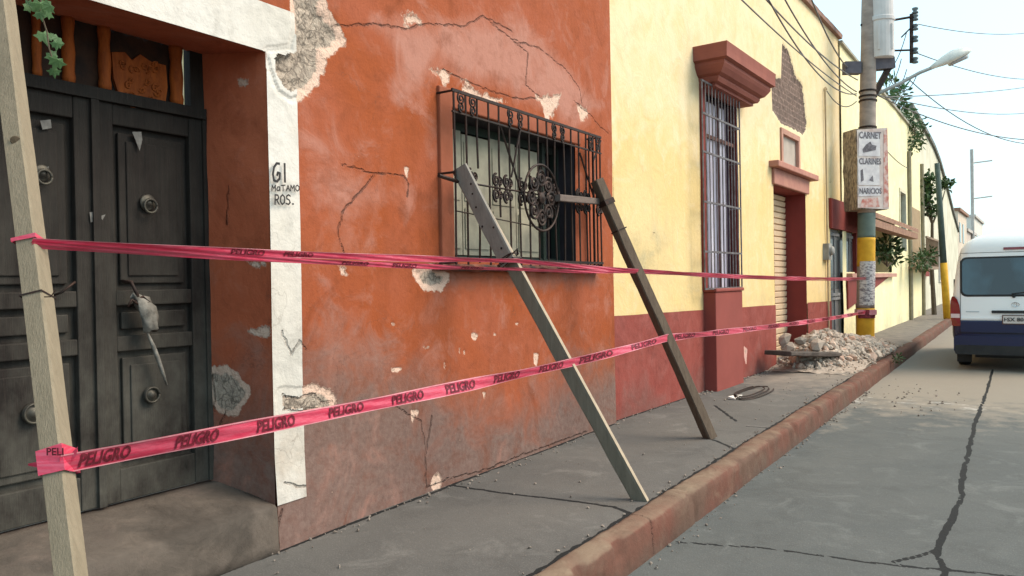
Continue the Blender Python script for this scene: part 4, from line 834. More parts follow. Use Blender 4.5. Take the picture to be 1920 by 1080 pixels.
# text helper: built-in font to polygons in 2D
def text2d(txt, size=1., off=0.):
    cu = bpy.data.curves.new('t', 'FONT'); cu.body = txt; cu.size = size; cu.offset = off; cu.resolution_u = 2; o = bpy.data.objects.new('t', cu); C.objects.link(o)
    dg = bpy.context.evaluated_depsgraph_get(); me = o.evaluated_get(dg).to_mesh(); v = [(p.co.x, p.co.y) for p in me.vertices]; f = [tuple(p.vertices) for p in me.polygons]
    o.evaluated_get(dg).to_mesh_clear(); bpy.data.objects.remove(o); bpy.data.curves.remove(cu); return v, f
def put_text(mb, txt, fn, w_, h_, off=.02):       # fit into w x h, fn maps (u,v) to 3D
    v, f = text2d(txt, 1., off); xs = [p[0] for p in v]; ys = [p[1] for p in v]; x0, x1, y0, y1 = min(xs), max(xs), min(ys), max(ys); k = len(mb.v)
    mb.v += [tuple(fn((x-x0)/(x1-x0)*w_, (y-y0)/(y1-y0)*h_)) for x, y in v]; mb.f += [tuple(i+k for i in t) for t in f]
# poster box
al = math.radians(45); fn_ = Vector((-math.cos(al), -math.sin(al), 0)); rg = Vector((math.sin(al), -math.cos(al), 0))   # rg: right across the front face
zt4 = atD(1635, 245, D0).z; zb4 = atD(1635, 394, D0).z; Wd, Dp = .70, .42
bc = near_axis(1622, 320, pb, pt_); fl = atD(1606, 320, D0-.25); fc = Vector((fl.x, fl.y, 0))+rg*(Wd/2)
corner = [Vector((fl.x, fl.y, 0)), Vector((fl.x, fl.y, 0))+rg*Wd, Vector((fl.x, fl.y, 0))+rg*Wd-fn_*Dp, Vector((fl.x, fl.y, 0))-fn_*Dp]
sign = thing('poster_box', (bc.x, bc.y, zb4), 'tattered box of paper advertisements wrapped round the utility pole, CARNET in black on top', 'sign')
mb = MB(); rings = []
for i in range(9):
    z = zb4+(zt4-zb4)*i/8; rings.append([c+Vector((random.uniform(-.012, .012), random.uniform(-.012, .012), z+random.uniform(-.01, .01))) for c in corner])
mb.loft(rings); mb.build('panel', simple('brown_cardboard', (.42, .33, .24), (.13, .10, .08), 12, .9, sc=(2, 2, 1)), sign)
def fp(u, v, o=.02): return corner[0]+rg*u+fn_*o+Vector((0, 0, zb4+v))
hh_ = zt4-zb4
mb = MB(); mb.poly([fp(.0, .03), fp(Wd+.01, .0), fp(Wd, hh_+.03), fp(.01, hh_-.03)]); sheet = mb.build('poster_sheet', simple('faded_poster', (.62, .54, .50), (.48, .36, .33), 5, .9), sign)
mb = MB(); mb.poly([fp(Wd-.12, .02, .024), fp(Wd+.008, .05, .024), fp(Wd-.004, hh_, .024), fp(Wd-.09, hh_-.05, .024)]); mb.poly([fp(.05, .03, .024), fp(.5, .05, .024), fp(.45, .24, .024), fp(.1, .2, .024)]); mb.build('red_print', simple('faded_red_print', (.45, .16, .13), (.58, .42, .38), 11, .9, lo=.4, hi=.6), sheet)
mb = MB(); mb.poly([fp(.03, hh_*.66, .026), fp(.52, hh_*.66, .026), fp(.52, hh_-.08, .026), fp(.05, hh_-.06, .026)]); mb.poly([fp(.02, hh_*.3, .026), fp(.50, hh_*.3, .026), fp(.50, hh_*.62, .026), fp(.02, hh_*.63, .026)]); mb.poly([fp(.02, hh_*.16, .026), fp(.52, hh_*.17, .026), fp(.52, hh_*.285, .026), fp(.03, hh_*.285, .026)])
mb.build('white_print', simple('white_print_paper', (.66, .62, .62), (.52, .48, .5), 9, .9), sheet)
mb = MB()
put_text(mb, 'CARNET', lambda u, v: fp(.05+u, hh_*.875+v, .030), .50, .14, .03); put_text(mb, 'CLARINES', lambda u, v: fp(.04+u, hh_*.555+v, .030), .50, .13, .03); put_text(mb, 'NARICIOS', lambda u, v: fp(.04+u, hh_*.19+v, .030), .50, .12, .03)
mb.poly([fp(.14, hh_*.70, .03), fp(.42, hh_*.735, .03), fp(.44, hh_*.79, .03), fp(.34, hh_*.80, .03), fp(.30, hh_*.84, .03), fp(.20, hh_*.80, .03), fp(.12, hh_*.74, .03)])
mb.poly([fp(.08, hh_*.34, .03), fp(.14, hh_*.36, .03), fp(.12, hh_*.5, .03), fp(.07, hh_*.48, .03)]); mb.poly([fp(.26, hh_*.36, .03), fp(.36, hh_*.34, .03), fp(.34, hh_*.42, .03)])
mb.build('lettering', simple('faded_black_print', (.09, .08, .09), (.2, .18, .2), 18), sheet)
# crossarm, transformer, insulator rack
mb = MB(); mb.bar(pd(1582, 128), pd(1612, 128), .16, .24); mb.bar(pd(1636, 122), pd(1674, 119), .20, .22); mb.build('crossarm', simple('dark_crossarm', (.12, .11, .13), (.08, .075, .09), 6), pole)
mb = MB(); mb.bar(pd(1666, 128), pd(1640, 176), .10, .10); mb.build('brace', m_iron, pole)
mb = MB(); c = pd(1652, 112); zz = atD(1652, -40, D0).z-c.z; mb.lathe(c, (0, 0, 1), [(0, .2), (.02, .25), (zz*.45, .25), (zz*.46, .27), (zz*.5, .27), (zz*.51, .25), (zz, .25)], 24)
for k in range(6): a = k*1.047; mb.box(c.x+.25*math.cos(a)-.02, c.x+.25*math.cos(a)+.02, c.y+.25*math.sin(a)-.02, c.y+.25*math.sin(a)+.02, c.z+.15, c.z+zz*.4)
tr = mb.build('transformer', simple('pale_grey_enamel', (.58, .55, .54), (.5, .47, .46), 3, .5), pole)
mb = MB(); mb.bar(pd(1709, 26), pd(1709, 118), .05, .05); mb.tube([pd(1614, 47), pd(1650, 42), pd(1708, 32)], .025, 6); mb.tube([pd(1636, 96), pd(1705, 94)], .02, 6); mb.tube([pd(1710, 50), pd(1690, 70)], .015, 5); rack = mb.build('insulator_rack', m_iron, pole)
for py in (22, 35, 53, 75, 97, 115):
    mb = MB(); c = pd(1716, py+4); mb.lathe(c, (0, 0, 1), [(0, .03), (.01, .06), (.04, .06), (.06, .035), (.09, .06), (.12, .06), (.13, .02)], 12); mb.build('insulator', simple('grey_green_insulator', (.12, .15, .16), (.08, .1, .11), 8, .3), rack, smooth=True)
# street lamp
lamp = thing('street_lamp', pd(1640, 178), 'street light on a thin sloping arm fixed to the poster-covered utility pole', 'street lamp')
mb = MB(); mb.tube([pd(1632, 182), pd(1690, 155), pd(1725, 136), pd(1755, 124)], .035, 8); mb.build('arm', simple('grey_arm', (.30, .31, .30), (.22, .23, .22), 6, .5, .3), lamp)
mb = MB(); A_ = pd(1744, 129); B_ = pd(1818, 96); d = (B_-A_); n_ = d.cross(f_).normalized(); 
if n_.z < 0: n_ = -n_
sdx = d.cross(n_).normalized(); rings = []
for t, w_, h_ in ((0, .05, .04), (.15, .09, .08), (.35, .15, .13), (.6, .19, .17), (.85, .17, .14), (.97, .10, .08), (1, .04, .03)):
    c = A_+d*t; rings.append([c+sdx*w_*math.cos(a)+n_*(h_*math.sin(a)*(1 if math.sin(a) > 0 else .45)) for a in np.linspace(0, 6.2832, 17)[:-1]])
mb.loft(rings); mb.build('lamp_head', simple('pale_lamp_shell', (.62, .62, .58), (.5, .5, .47), 4, .4), lamp, smooth=True)
mb = MB(); rings = []
for t, w_ in ((.45, .06), (.6, .13), (.8, .13), (.9, .05)): c = A_+d*t-n_*.06; rings.append([c+sdx*w_*math.cos(a)-n_*(.06*abs(math.sin(a))) for a in np.linspace(0, 3.1416, 9)])
mb.loft(rings); mb.build('lens', simple('grey_lens', (.35, .35, .36), (.3, .3, .31), 4, .2), lamp, smooth=True)
# wires
def wire(a, b, sag, r, lab, n=24, m=None):
    a = Vector(a); b = Vector(b); pts = [a.lerp(b, i/n)-Vector((0, 0, sag*4*(i/n)*(1-i/n))) for i in range(n+1)]
    return tag(MB().tube(pts, r, 5).build('overhead_wire', m or m_wire), lab, 'wire', 'overhead wires on the street pole')
m_wire = simple('wire_sheath', (.13, .12, .12), (.09, .09, .09), 10, .6, bmp=0)
wire(pd(1608, 150), atD(1385, -60, 9), .15, .012, 'overhead wire running highest across the yellow facade from the crossarm to the top edge')
wire(pd(1606, 172), atD(1440, -60, 10), .25, .012, 'overhead wire sloping over the adobe patch to the pole strap')
wire(pd(1606, 176), atD(1415, -50, 9.5), .42, .012, 'slack overhead wire hanging below its neighbour above the adobe patch')
wire(pd(1590, 128), atD(1500, -60, 12), .2, .014, 'overhead wire following the yellow roof edge to the left crossarm end')
wire(pd(1606, 180), atD(1330, -60, 8), .1, .010, 'thin faint overhead wire above the red window hood')
wire(pd(1720, 45), atD(2050, 20, 30), .5, .010, 'overhead wire leaving the top insulator toward the upper right')
wire(pd(1720, 100), atD(2050, 118, 32), .6, .011, 'overhead wire passing just under the lamp head')
wire(pd(1700, 145), atD(2050, 235, 22), .9, .011, 'drooping overhead wire that sinks to the right below the lamp')
wire(pd(1645, 178), atD(2050, 165, 40), .8, .012, 'long overhead wire crossing the pale sky above the van')
wire(pd(1660, 182), atD(2060, 130, 42), .3, .012, 'straight overhead wire rising slightly to the right edge')
wire(pd(1640, 176), atD(1990, 262, 19), .3, .012, 'loose overhead wire looping beside the long one')
wire(pd(1634, 245), YF.pt(*YF.px(1702, 315, .1), .1), .12, .012, 'service wire from the poster box down to the pale yellow house')
wire(pd(1606, 190), YE.pt(*YE.px(1550, 170, .05), .05), .2, .010, 'short service wire from pole strap to conduit head')
for k, (x_, y_) in enumerate(((1700, 60), (1690, 110), (1700, 130), (1720, 138))): 
    lab = ('jumper wire curling from crossarm to the upper insulator rack', 'jumper wire curling under the middle of the rack', 'jumper wire looping beneath the rack foot', 'jumper wire tangled beside the leafy plant')[k]
    wire(pd(1650+8*k, 128+6*k), pd(x_, y_), .3, .009, lab, 14)
# second pole far away
p2 = onZ(1776, 598); D2 = (p2-CAM).dot(f_); q2 = atD(1757, 306, D2)
pole2 = thing('utility_pole', p2, 'dark green leaning pole with a yellow band farther down the sidewalk, near the van', 'utility pole')
MB().tube([p2.lerp(q2, .36), q2], .1, 12, rs=[.10, .08]).build('shaft', simple('dark_green_pole', (.07, .10, .09), (.05, .07, .065), 4), pole2, smooth=True)
MB().tube([p2, p2.lerp(q2, .36)], .11, 12).build('yellow_band', m_yp, pole2, smooth=True)
q3 = atD(1824, 445, 60); q3b = Vector((q3.x, q3.y, -.2)); q3t = atD(1822, 280, 60)
pole3 = thing('utility_pole', q3b, 'faint thin distant pole with two short crossarms above the van roof', 'utility pole')
MB().tube([q3b, q3t], .12, 8).build('shaft', m_conc_lt, pole3)
for py in (303, 370): MB().bar(atD(1822, py+3, 60), atD(1860, py-2, 60), .10, .10).build('crossarm', m_conc_lt, pole3)

# tapes
def strip(name, pts, wd, label, words=(), tilt=0., sagn=.0, foldline=True, wave=.0014, group=None, cl=1.):
    # pts: list of 3D anchor points; returns the thing with film + print
    P = []; 
    for a, b in zip(pts[:-1], pts[1:]):
        L = (b-a).length; n = max(6, int(L/.05))
        for i in range(n): t = i/n; P.append(a.lerp(b, t)-Vector((0, 0, sagn*4*t*(1-t)*L/4)))
    P.append(pts[-1]); cum = [0]
    for a, b in zip(P[:-1], P[1:]): cum.append(cum[-1]+(b-a).length)
    def at_(u, v, o=0.):
        u = min(max(u, 0), cum[-1]-1e-5); i = max(0, np.searchsorted(cum, u, side='right')-1); i = min(i, len(P)-2); t = (u-cum[i])/(cum[i+1]-cum[i]); c = P[i].lerp(P[i+1], t)
        d = (P[i+1]-P[i]).normalized(); up = Vector((0, 0, 1)); up = (up-d*up.dot(d)).normalized(); nn = d.cross(up)
        if nn.dot(CAM-c) < 0: nn = -nn
        tw = tilt+.22*math.sin(u*2.1+pts[0].x)+.12*math.sin(u*5.3); ca, sa = math.cos(tw), math.sin(tw)
        w_ = wd*(1+.10*math.sin(u*3.7)); r = wave*math.sin(v*9+u*11)
        return c+up*(v*w_*ca)+nn*(v*w_*sa+r*(1-abs(2*v)*.3)+o)
    root = thing(name, pts[0], label, 'barrier tape', group); mb = MB(); nu = int(cum[-1]/.012); nv = 14
    mb.loft([[at_(cum[-1]*i/nu, -.5+j/nv) for j in range(nv+1)] for i in range(nu+1)], cap=False, closed=False); mb.build('film', m_tape, root, smooth=True)
    if foldline:
        mb = MB()
        for v0, v1 in ((.42, .5), (-.5, -.44)): mb.loft([[at_(cum[-1]*i/nu, v0, .0025), at_(cum[-1]*i/nu, v1, .0025)] for i in range(nu+1)], cap=False, closed=False)
        mb.build('stripe', m_tapeline, root)
    if words:
        mb = MB()
        for u0, ln in words: put_text(mb, 'PELIGRO', lambda u, v: at_(u0+u, -.36+v, .003), ln, .74, .03)
        mb.build('lettering', m_tapeink, root)
    return root, at_, cum
vd = lambda p: (CAM-p).normalized()
def onprop(px, py, a, b, off): p = near_axis(px, py, a, b); return p+vd(p)*off
L0 = onprop(128, 868, fpb, fpt, .05); L1 = onprop(1079, 676, p1b, p1t, .035); L2 = onprop(1258, 630, p2b, p2t, .075); L3 = onprop(1612, 585, pb, pt_, .19)
LL = (L1-L0).length; 
def u_at(px, a, b):      # arclength along ab whose projection has this x
    best = 0; 
    for i in range(400):
        p = a.lerp(b, i/400)-CAM; x = 960+F*p.dot(R_)/p.dot(f_)
        if x > px: return (b-a).length*i/400
    return (b-a).length
ws = [(u_at(x0, L0, L1), u_at(x1, L0, L1)-u_at(x0, L0, L1)) for x0, x1 in ((148, 242), (326, 408), (480, 552), (614, 680), (733, 792), (835, 890), (926, 974), (1010, 1055))]
base = LL; l12 = (L2-L1).length; l23 = (L3-L2).length
for k in range(2): ws.append((base+.12+k*l12*.5, l12*.3))
for k in range(10): ws.append((base+l12+.2+k*l23/10, l23/10*.5))
strip('danger_tape', [L0+Vector((.0, 0, 0)), L1, L2, L3], .062, 'lower red danger tape lettered PELIGRO, from the foreground post to the pole', ws, .1, .012)
for nm, (px, py, w_, hh2, j) in {'a': (107, 866, .062, .075, .004)}.items():
    c = near_axis(px, py, fpb, fpt); t_ = thing('tape_wrap', c, 'crumpled red tape band wound round the foreground post at knee height', 'barrier tape')
    wrapband(c, ax, .062, .085, hh2, upv, .006, .004).build('film', m_tape, t_)
    mb = MB(); c2 = near_axis(118, 852, fpb, fpt); rt2 = Vector((.66, -.75, 0)); rt2 = R_
    put_text(mb, 'PELI', lambda u, v: c2+vd(c2)*.066-R_*.032+R_*u+Vector((0, 0, 1))*v, .05, .022, .03); mb.build('lettering', m_tapeink, t_)
    mb = MB(); q0 = c-R_*.03; mb.loft([[q0+Vector((0, 0, .02)), q0-Vector((0, 0, .02))], [q0-R_*.03+vd(c)*.02, q0-R_*.03-Vector((0, 0, .018))+vd(c)*.02], [q0-R_*.06-Vector((0, 0, .006)), q0-R_*.06-Vector((0, 0, .012))]], cap=False, closed=False); mb.build('tail', m_tape, t_)
    mb = MB(); q0 = c+R_*.034+Vector((0, 0, .02))+vd(c)*.02; mb.loft([[q0, q0-Vector((0, 0, .03))], [q0+R_*.025+Vector((0, 0, .025)), q0+R_*.02]], cap=False, closed=False); mb.build('tail', m_tape, t_)
U0 = onprop(70, 454, fpb, fpt, .055); U1 = onprop(968, 489, p1b, p1t, .06); U1b = onprop(972, 508, p1b, p1t, .06); U2 = onprop(1192, 508, p2b, p2t, .075); U3 = onprop(1612, 521, pb, pt_, .19)
wsu = [(u_at(x0, U0, U1), u_at(x1, U0, U1)-u_at(x0, U0, U1)) for x0, x1 in ((432, 495), (532, 585))]
strip('danger_tape', [U0, U1, U2, U3], .036, 'upper red danger tape, top strand, sagging past the window grille to the pole', wsu, .5, .012)
wsb = [(u_at(x0, U0, U1b), u_at(x1, U0, U1b)-u_at(x0, U0, U1b)) for x0, x1 in ((640, 690), (735, 780), (865, 905))]
strip('danger_tape', [U0-Vector((0, 0, .008)), U1b, U2-Vector((0, 0, .012)), U3-Vector((0, 0, .03))], .028, 'upper red danger tape, lower strand, nearly touching the top one', wsb, .6, .014, foldline=False)
c = near_axis(62, 470, fpb, fpt); t_ = thing('tape_wrap', c, 'narrow red tape knot with a short hanging tail high on the foreground post', 'barrier tape')
wrapband(near_axis(62, 455, fpb, fpt), ax, .062, .085, .012, upv, .006, .002).build('film', m_tape, t_)
mb = MB(); q0 = near_axis(48, 458, fpb, fpt)+vd(c)*.052-R_*.02
mb.loft([[q0+R_*.014, q0-R_*.012], [q0-Vector((0, 0, .03))+R_*.012+vd(c)*.006, q0-Vector((0, 0, .03))-R_*.010], [q0-Vector((0, 0, .075))+R_*.01, q0-Vector((0, 0, .07))-R_*.008]], cap=False, closed=False); mb.build('tail', m_tape, t_)
c = near_axis(1622, 585, pb, pt_); tag(wrapband(c, pax, .36, .36, .10, (-.9, -.3, 0), .0).build('tape_wrap', m_tapeline), 'faded pink tape wound round the utility pole above its yellow base', 'barrier tape')

# ================================================================== SMALL THINGS
# rag tied to the door handle
rg_t = thing('rag', OR.pt(*OR.px(270, 590, -.40), -.40), 'pale grey knotted rag hanging from the dark door handle', 'rag')
m_rag = simple('pale_rag', (.24, .225, .20), (.09, .085, .075), 16, .95, bmp=.006)
mb = MB(); pts = [OR.pt(*OR.px(x, y, -.40), -.40) for x, y in ((252, 552), (262, 560), (272, 578), (279, 596), (283, 620))]
rings = []
for i, p in enumerate(pts):
    w_ = (.016, .040, .046, .042, .036)[i]; rings.append([p+Vector((math.cos(a)*w_*(1+.25*math.sin(3*a+i)+.2*math.sin(7*a+2*i)), math.sin(a)*w_*.6*(1+.3*math.sin(5*a+i*1.7)), math.sin(a*2+i)*.01)) for a in np.linspace(0, 6.283, 15)[:-1]])
mb.loft(rings); mb.build('cloth', m_rag, rg_t, smooth=True)
mb = MB(); mb.tube([OR.pt(*OR.px(x, y, -.39), -.39) for x, y in ((240, 575), (247, 562), (262, 572), (280, 566), (268, 556), (250, 566))], .007, 6); mb.build('knot', m_iron, rg_t, smooth=True)
mb = MB(); q = [OR.pt(*OR.px(x, y, -.41), -.41) for x, y in ((277, 625), (287, 648), (296, 672), (305, 698), (313, 722))]; mb.tube(q, .01, 6, rs=[.006, .011, .012, .010, .005]); mb.build('tail', m_rag, rg_t, smooth=True)
# leaves
def leaf(mb, c, d, n_, L, W):
    d = Vector(d).normalized(); n_ = Vector(n_); s = d.cross(n_).normalized(); n_ = s.cross(d)
    k = len(mb.v); c = Vector(c)
    mb.v += [tuple(p) for p in (c, c+d*L*.35+s*W*.5, c+d*L*.75+s*W*.3-n_*L*.05, c+d*L-n_*L*.12, c+d*L*.75-s*W*.3-n_*L*.05, c+d*L*.35-s*W*.5, c+d*L*.5+n_*W*.1)]
    mb.f += [(k, k+1, k+6), (k+1, k+2, k+6), (k+2, k+3, k+6), (k+3, k+4, k+6), (k+4, k+5, k+6), (k+5, k, k+6)]
def rv(s=1.): return Vector((random.gauss(0, s), random.gauss(0, s), random.gauss(0, s)))
vine = thing('hanging_vine', OR.pt(*OR.px(70, -30, .2), .2), 'green vine with lobed leaves hanging in front of the dark door, top left', 'vine')
vp = [OR.pt(*OR.px(x, y, .2), .2) for x, y in ((85, -80), (78, -20), (75, 20), (88, 60), (92, 90), (102, 125))]
MB().tube(vp, .003, 5).build('stem', m_twig, vine); mb = MB()
random.seed(11)
def ivy(c, sz, roll, nrm=(0, -1, 0)):
    nrm = (Vector(nrm)+rv(.25)).normalized(); a = nrm.orthogonal().normalized(); b = nrm.cross(a); pr = [(0, -.1), (.35, -.3), (.55, .0), (.95, .05), (.6, .35), (.55, .7), (.25, .6), (0, 1.15), (-.25, .6), (-.55, .7), (-.6, .35), (-.95, .05), (-.55, 0), (-.35, -.3)]
    down = Vector((0, 0, -1)); dn = (down-nrm*down.dot(nrm)).normalized(); sd_ = dn.cross(nrm); cr, sr = math.cos(roll), math.sin(roll)
    k = len(mb.v); mb.v.append(tuple(c+nrm*sz*.1)); 
    for x, y in pr: X_, Y2 = x*cr-y*sr, x*sr+y*cr; mb.v.append(tuple(c+(sd_*X_+dn*Y2)*sz))
    for i in range(len(pr)): mb.f.append((k, k+1+i, k+1+(i+1) % len(pr)))
for x, y, s, r in ((72, 8, .052, .1), (60, -15, .05, .6), (85, 20, .045, -.5), (95, 10, .035, -.9), (84, 62, .045, .3), (98, 75, .035, -.5), (103, 82, .028, 0), (108, 112, .045, -.2), (96, 100, .035, .7), (112, 128, .03, .1), (45, 10, .04, 1.), (60, 30, .03, .5)):
    ivy(OR.pt(*OR.px(x, y, .2+random.uniform(-.05, .05)), .2+random.uniform(-.05, .05)), s, r)
mb.build('leaves', m_leafl, vine)
def shrub(name, base_, cells, nleaf, L, lab, cat='plant', mat=m_leaf, stems=6, droop=0.):
    base_ = Vector(base_); root = thing(name, base_, lab, cat); mb = MB(); st_ = MB()
    for c, r in cells:
        for k in range(stems): tip = Vector(c)+rv(r*.5); st_.tube([base_, base_.lerp(tip, .5)+rv(r*.1), tip], .008, 4, rs=[.016, .010, .004])
        for k in range(nleaf):
            p = Vector(c)+rv(1).normalized()*r*random.random()**.5; d = (p-Vector(c)).normalized()+rv(.5)+Vector((0, 0, .2-droop)); leaf(mb, p, d, rv(1), L*random.uniform(.6, 1.2), L*.4)
    st_.build('stems', m_twig, root); mb.build('leaves', mat, root)
def yf(px, py, o): return YF.pt(*YF.px(px, py, o), o)
shrub('bush', yf(1664, 500, .05), [(yf(1664, 455, .1), .26), (yf(1655, 475, .1), .2), (yf(1674, 482, .1), .22)], 60, .22, 'green leafy bush on the terrace ledge under the tiled awning', 'bush')
shrub('bush', yf(1725, 510, .5), [(yf(1724, 492, .5), .3), (yf(1733, 486, .5), .3), (yf(1742, 476, .5), .3)], 90, .18, 'dark drooping bush spilling over the brown balcony', 'bush', droop=.5)
shrub('roof_plant', yf(1672, 205, -.1), [(yf(1676, 160, -.1), .3), (yf(1690, 178, 0), .28), (yf(1690, 208, 0), .2), (yf(1662, 172, -.1), .25)], 40, .26, 'light green broad-leaved plant growing on the roof edge behind the pole', 'plant', m_leafl)
shrub('roof_plant', yf(1712, 225, .05), [(yf(1710, 232, .1), .4), (yf(1716, 250, .1), .45), (yf(1710, 268, .1), .35)], 130, .17, 'green plant trailing over the parapet where the pale yellow house ends', 'plant', droop=.6)
tb = onZ(1752, 590); Dt = (tb-CAM).dot(f_)
tcells = [(atD(x, y, Dt), r*.8) for x, y, r in ((1725, 350, .42), (1740, 338, .4), (1728, 378, .35), (1745, 395, .35), (1775, 345, .3), (1738, 365, .4))]
tr_ = thing('street_tree', tb, 'thin street tree with sparse dark leaves beside the distant green pole', 'tree'); mb = MB(); hub = atD(1748, 420, Dt)
mb.tube([tb, tb.lerp(hub, .5)+Vector((.05, .05, 0)), hub], .07, 7, rs=[.09, .07, .05])
for c, r in tcells: mb.tube([hub, hub.lerp(c, .5)+rv(.08), c], .02, 5, rs=[.04, .025, .01])
mb.build('trunk', m_twig, tr_); mb = MB()
for c, r in tcells:
    for k in range(80): p = c+rv(1).normalized()*r*random.random()**.6; leaf(mb, p, rv(1), rv(1), random.uniform(.12, .26), .12)
mb.build('crown', m_leaf, tr_)
# rubble
random.seed(5); mb = MB()
def hz(x, y):
    h = .32*math.exp(-((x-15.0)/1.45)**2-((y-3.05)/.55)**2)+.25*math.exp(-((x-13.9)/1.1)**2-((y-2.85)/.45)**2)+.22*math.exp(-((x-15.4)/1.5)**2-((y-2.35)/.4)**2)
    return h
ico_v = [Vector(v).normalized() for v in ((0, 1, 1.6), (0, -1, 1.6), (0, 1, -1.6), (0, -1, -1.6), (1, 1.6, 0), (-1, 1.6, 0), (1, -1.6, 0), (-1, -1.6, 0), (1.6, 0, 1), (-1.6, 0, 1), (1.6, 0, -1), (-1.6, 0, -1))]
ico_f = [(0, 1, 8), (0, 8, 4), (0, 4, 5), (0, 5, 9), (0, 9, 1), (1, 6, 8), (8, 6, 10), (8, 10, 4), (4, 10, 2), (4, 2, 5), (5, 2, 11), (5, 11, 9), (9, 11, 7), (9, 7, 1), (1, 7, 6), (3, 6, 7), (3, 7, 11), (3, 11, 2), (3, 2, 10), (3, 10, 6)]
def stone(mb, c, r):
    k = len(mb.v); q = Matrix.Rotation(random.uniform(0, 6.28), 3, rv(1).normalized()); sx = Vector((random.uniform(.7, 1.3), random.uniform(.6, 1.), random.uniform(.4, .8)))
    for v in ico_v: p = v*random.uniform(.75, 1.15); p = q @ Vector((p.x*sx.x, p.y*sx.y, p.z*sx.z)); mb.v.append(tuple(Vector(c)+p*r))
    mb.f += [tuple(i+k for i in f) for f in ico_f]
xs = np.linspace(12.2, 18.2, 61); ys = np.linspace(2.04, 3.5, 20)
for x in xs:
    for y in ys: mb.v.append((x, y, hz(x, y)*.92-.012+random.uniform(-.012, .012)))
for i in range(60):
    for j in range(19): a = i*20+j; mb.f.append((a, a+20, a+21, a+1))
n = 0
while n < 2600:
    x, y = random.uniform(12.3, 17.8), random.uniform(1.95, 3.3); h = hz(x, y)
    if random.random() < min(1, h*4+.05): stone(mb, (x, y, h*.95+random.uniform(0, .03)), random.choice((.015, .02, .03, .03, .04, .05, .08, .10 if random.random() < .35 else .03)) if h > .06 else random.uniform(.008, .025)); n += 1
def m_rub():
    m, t, b = newmat('rubble_stone', .95, 0, .1); g = N(t, 'ShaderNodeNewGeometry'); r = N(t, 'ShaderNodeValToRGB'); t.links.new(g.outputs['Random Per Island'], r.inputs[0])
    e = r.color_ramp.elements; e[0].color = (.22, .18, .145, 1); e[1].color = (.50, .43, .36, 1)
    for p, c in ((.3, (.42, .35, .29, 1)), (.55, (.28, .22, .18, 1)), (.75, (.52, .42, .34, 1)), (.88, (.42, .22, .15, 1))): q_ = e.new(p); q_.color = c
    t.links.new(mix(t, ramp(t, noise(t, 30, 4, coords(t)), .3, .7, 0, .5), r.outputs[0], (.45, .38, .32)), b.inputs['Base Color']); return m
mr = m_rub(); m_crumb = simple('dusty_crumb', (.30, .25, .21), (.18, .14, .115), 60, .95); tag(mb.build('rubble_pile', mr), 'heap of broken plaster and stone rubble on the sidewalk before the shutter doorway', 'rubble', kind='stuff')
a = onY(1456, 664, 2.75); b = onY(1555, 664, 2.75)
a = Vector((13.1, 2.72, .26)); b = Vector((15.3, 2.62, .30))
a = CAM+ray(1458, 662)*((11.6)/1); b = CAM+ray(1554, 664)*(12.6)
tag(bevel(rough_bar(a, b, .45, .07, (0, 0, 1), 16, .02).build('slab', simple('dark_slab', (.09, .07, .06), (.05, .04, .035), 6)), .01), 'dark broken slab lying level across the front of the rubble', 'slab')
random.seed(21)
for k, (px, py, r) in enumerate(((1470, 637, .13), (1500, 640, .14), (1530, 648, .13), (1478, 652, .15), (1515, 655, .14), (1562, 638, .12), (1590, 650, .11))):
    mb = MB(); dd = 12.4+.25*k if k < 5 else 14.; c = CAM+ray(px, py)*dd*.97
    stone(mb, c, r); lab = ('pale block at the left top of the rubble', 'broad cream chunk left of the rubble centre', 'rounded chunk at the right end of the dark slab', 'chunk resting on the left half of the dark slab', 'chunk resting on the right half of the dark slab', 'top chunk of the rubble, by the grey gate', 'pale chunk between the heap top and the yellow pole base')[k]
    tag(mb.build('rubble_chunk', mr), lab, 'stone', 'large chunks on the rubble')
random.seed(31); mb = MB()
for k in range(620):
    q_ = random.random()
    if q_ < .45: x = random.uniform(2.6, 12.8); y = (3.42 if x < 7.1 else 3.50-.036*(x-7.1))-abs(random.gauss(0, .06)); z = .006
    elif q_ < .6: x = random.uniform(2.6, 12.); y = 2.05+abs(random.gauss(0, .03)); z = .006
    elif q_ < .72: x = random.uniform(2.5, 12.); y = random.uniform(2.05, 3.35); z = .006
    elif q_ < .82: x = random.gauss(11.6, .8); y = random.uniform(.6, 1.75); z = -.194
    else: x = random.uniform(3, 12); y = 1.84-abs(random.gauss(0, .06)); z = -.194
    stone(mb, (x, y, z), random.choice((.004, .005, .007, .010, .014)) if x < 9 else random.choice((.008, .012, .02)))
tag(mb.build('plaster_crumbs', m_crumb), 'scattered crumbs of fallen plaster along the wall foot, kerb and road', 'debris', kind='stuff')
# coil of wire and scrap on the sidewalk
mb = MB(); c = onZ(1415, 738)
random.seed(2)
for k in range(3): mb.tube([c+Vector(((.62-.07*k)*math.cos(t), (.17-.02*k)*math.sin(t)+.03*k, .012+.008*k+.006*math.sin(3*t))) for t in np.linspace(.3*k, 5.6+.2*k, 40)], .008, 5)
tag(mb.build('wire_coil', m_iron), 'loose dark wire coil lying on the sidewalk near the rubble', 'wire coil')
c = onZ(1376, 744, .02); mb = MB(); mb.hexa([c+Vector(v) for v in ((-.12, -.05, -.015), (.14, -.06, -.015), (.12, .03, -.015), (-.10, .04, -.015))], [c+Vector(v) for v in ((-.12, -.05, .0), (.14, -.06, .012), (.12, .03, .004), (-.10, .04, .016))]); tag(mb.build('paper_scrap', simple('white_scrap', (.75, .7, .66), (.6, .55, .5), 9)), 'pale scrap lying on the sidewalk beside the wire coil', 'scrap')
wb = onZ(1684, 676); shrub('weed', wb+Vector((0, 0, -.02)), [(wb+Vector((0, 0, .04)), .08)], 50, .06, 'small dark weed growing from the gap in the kerb', 'weed', stems=4)

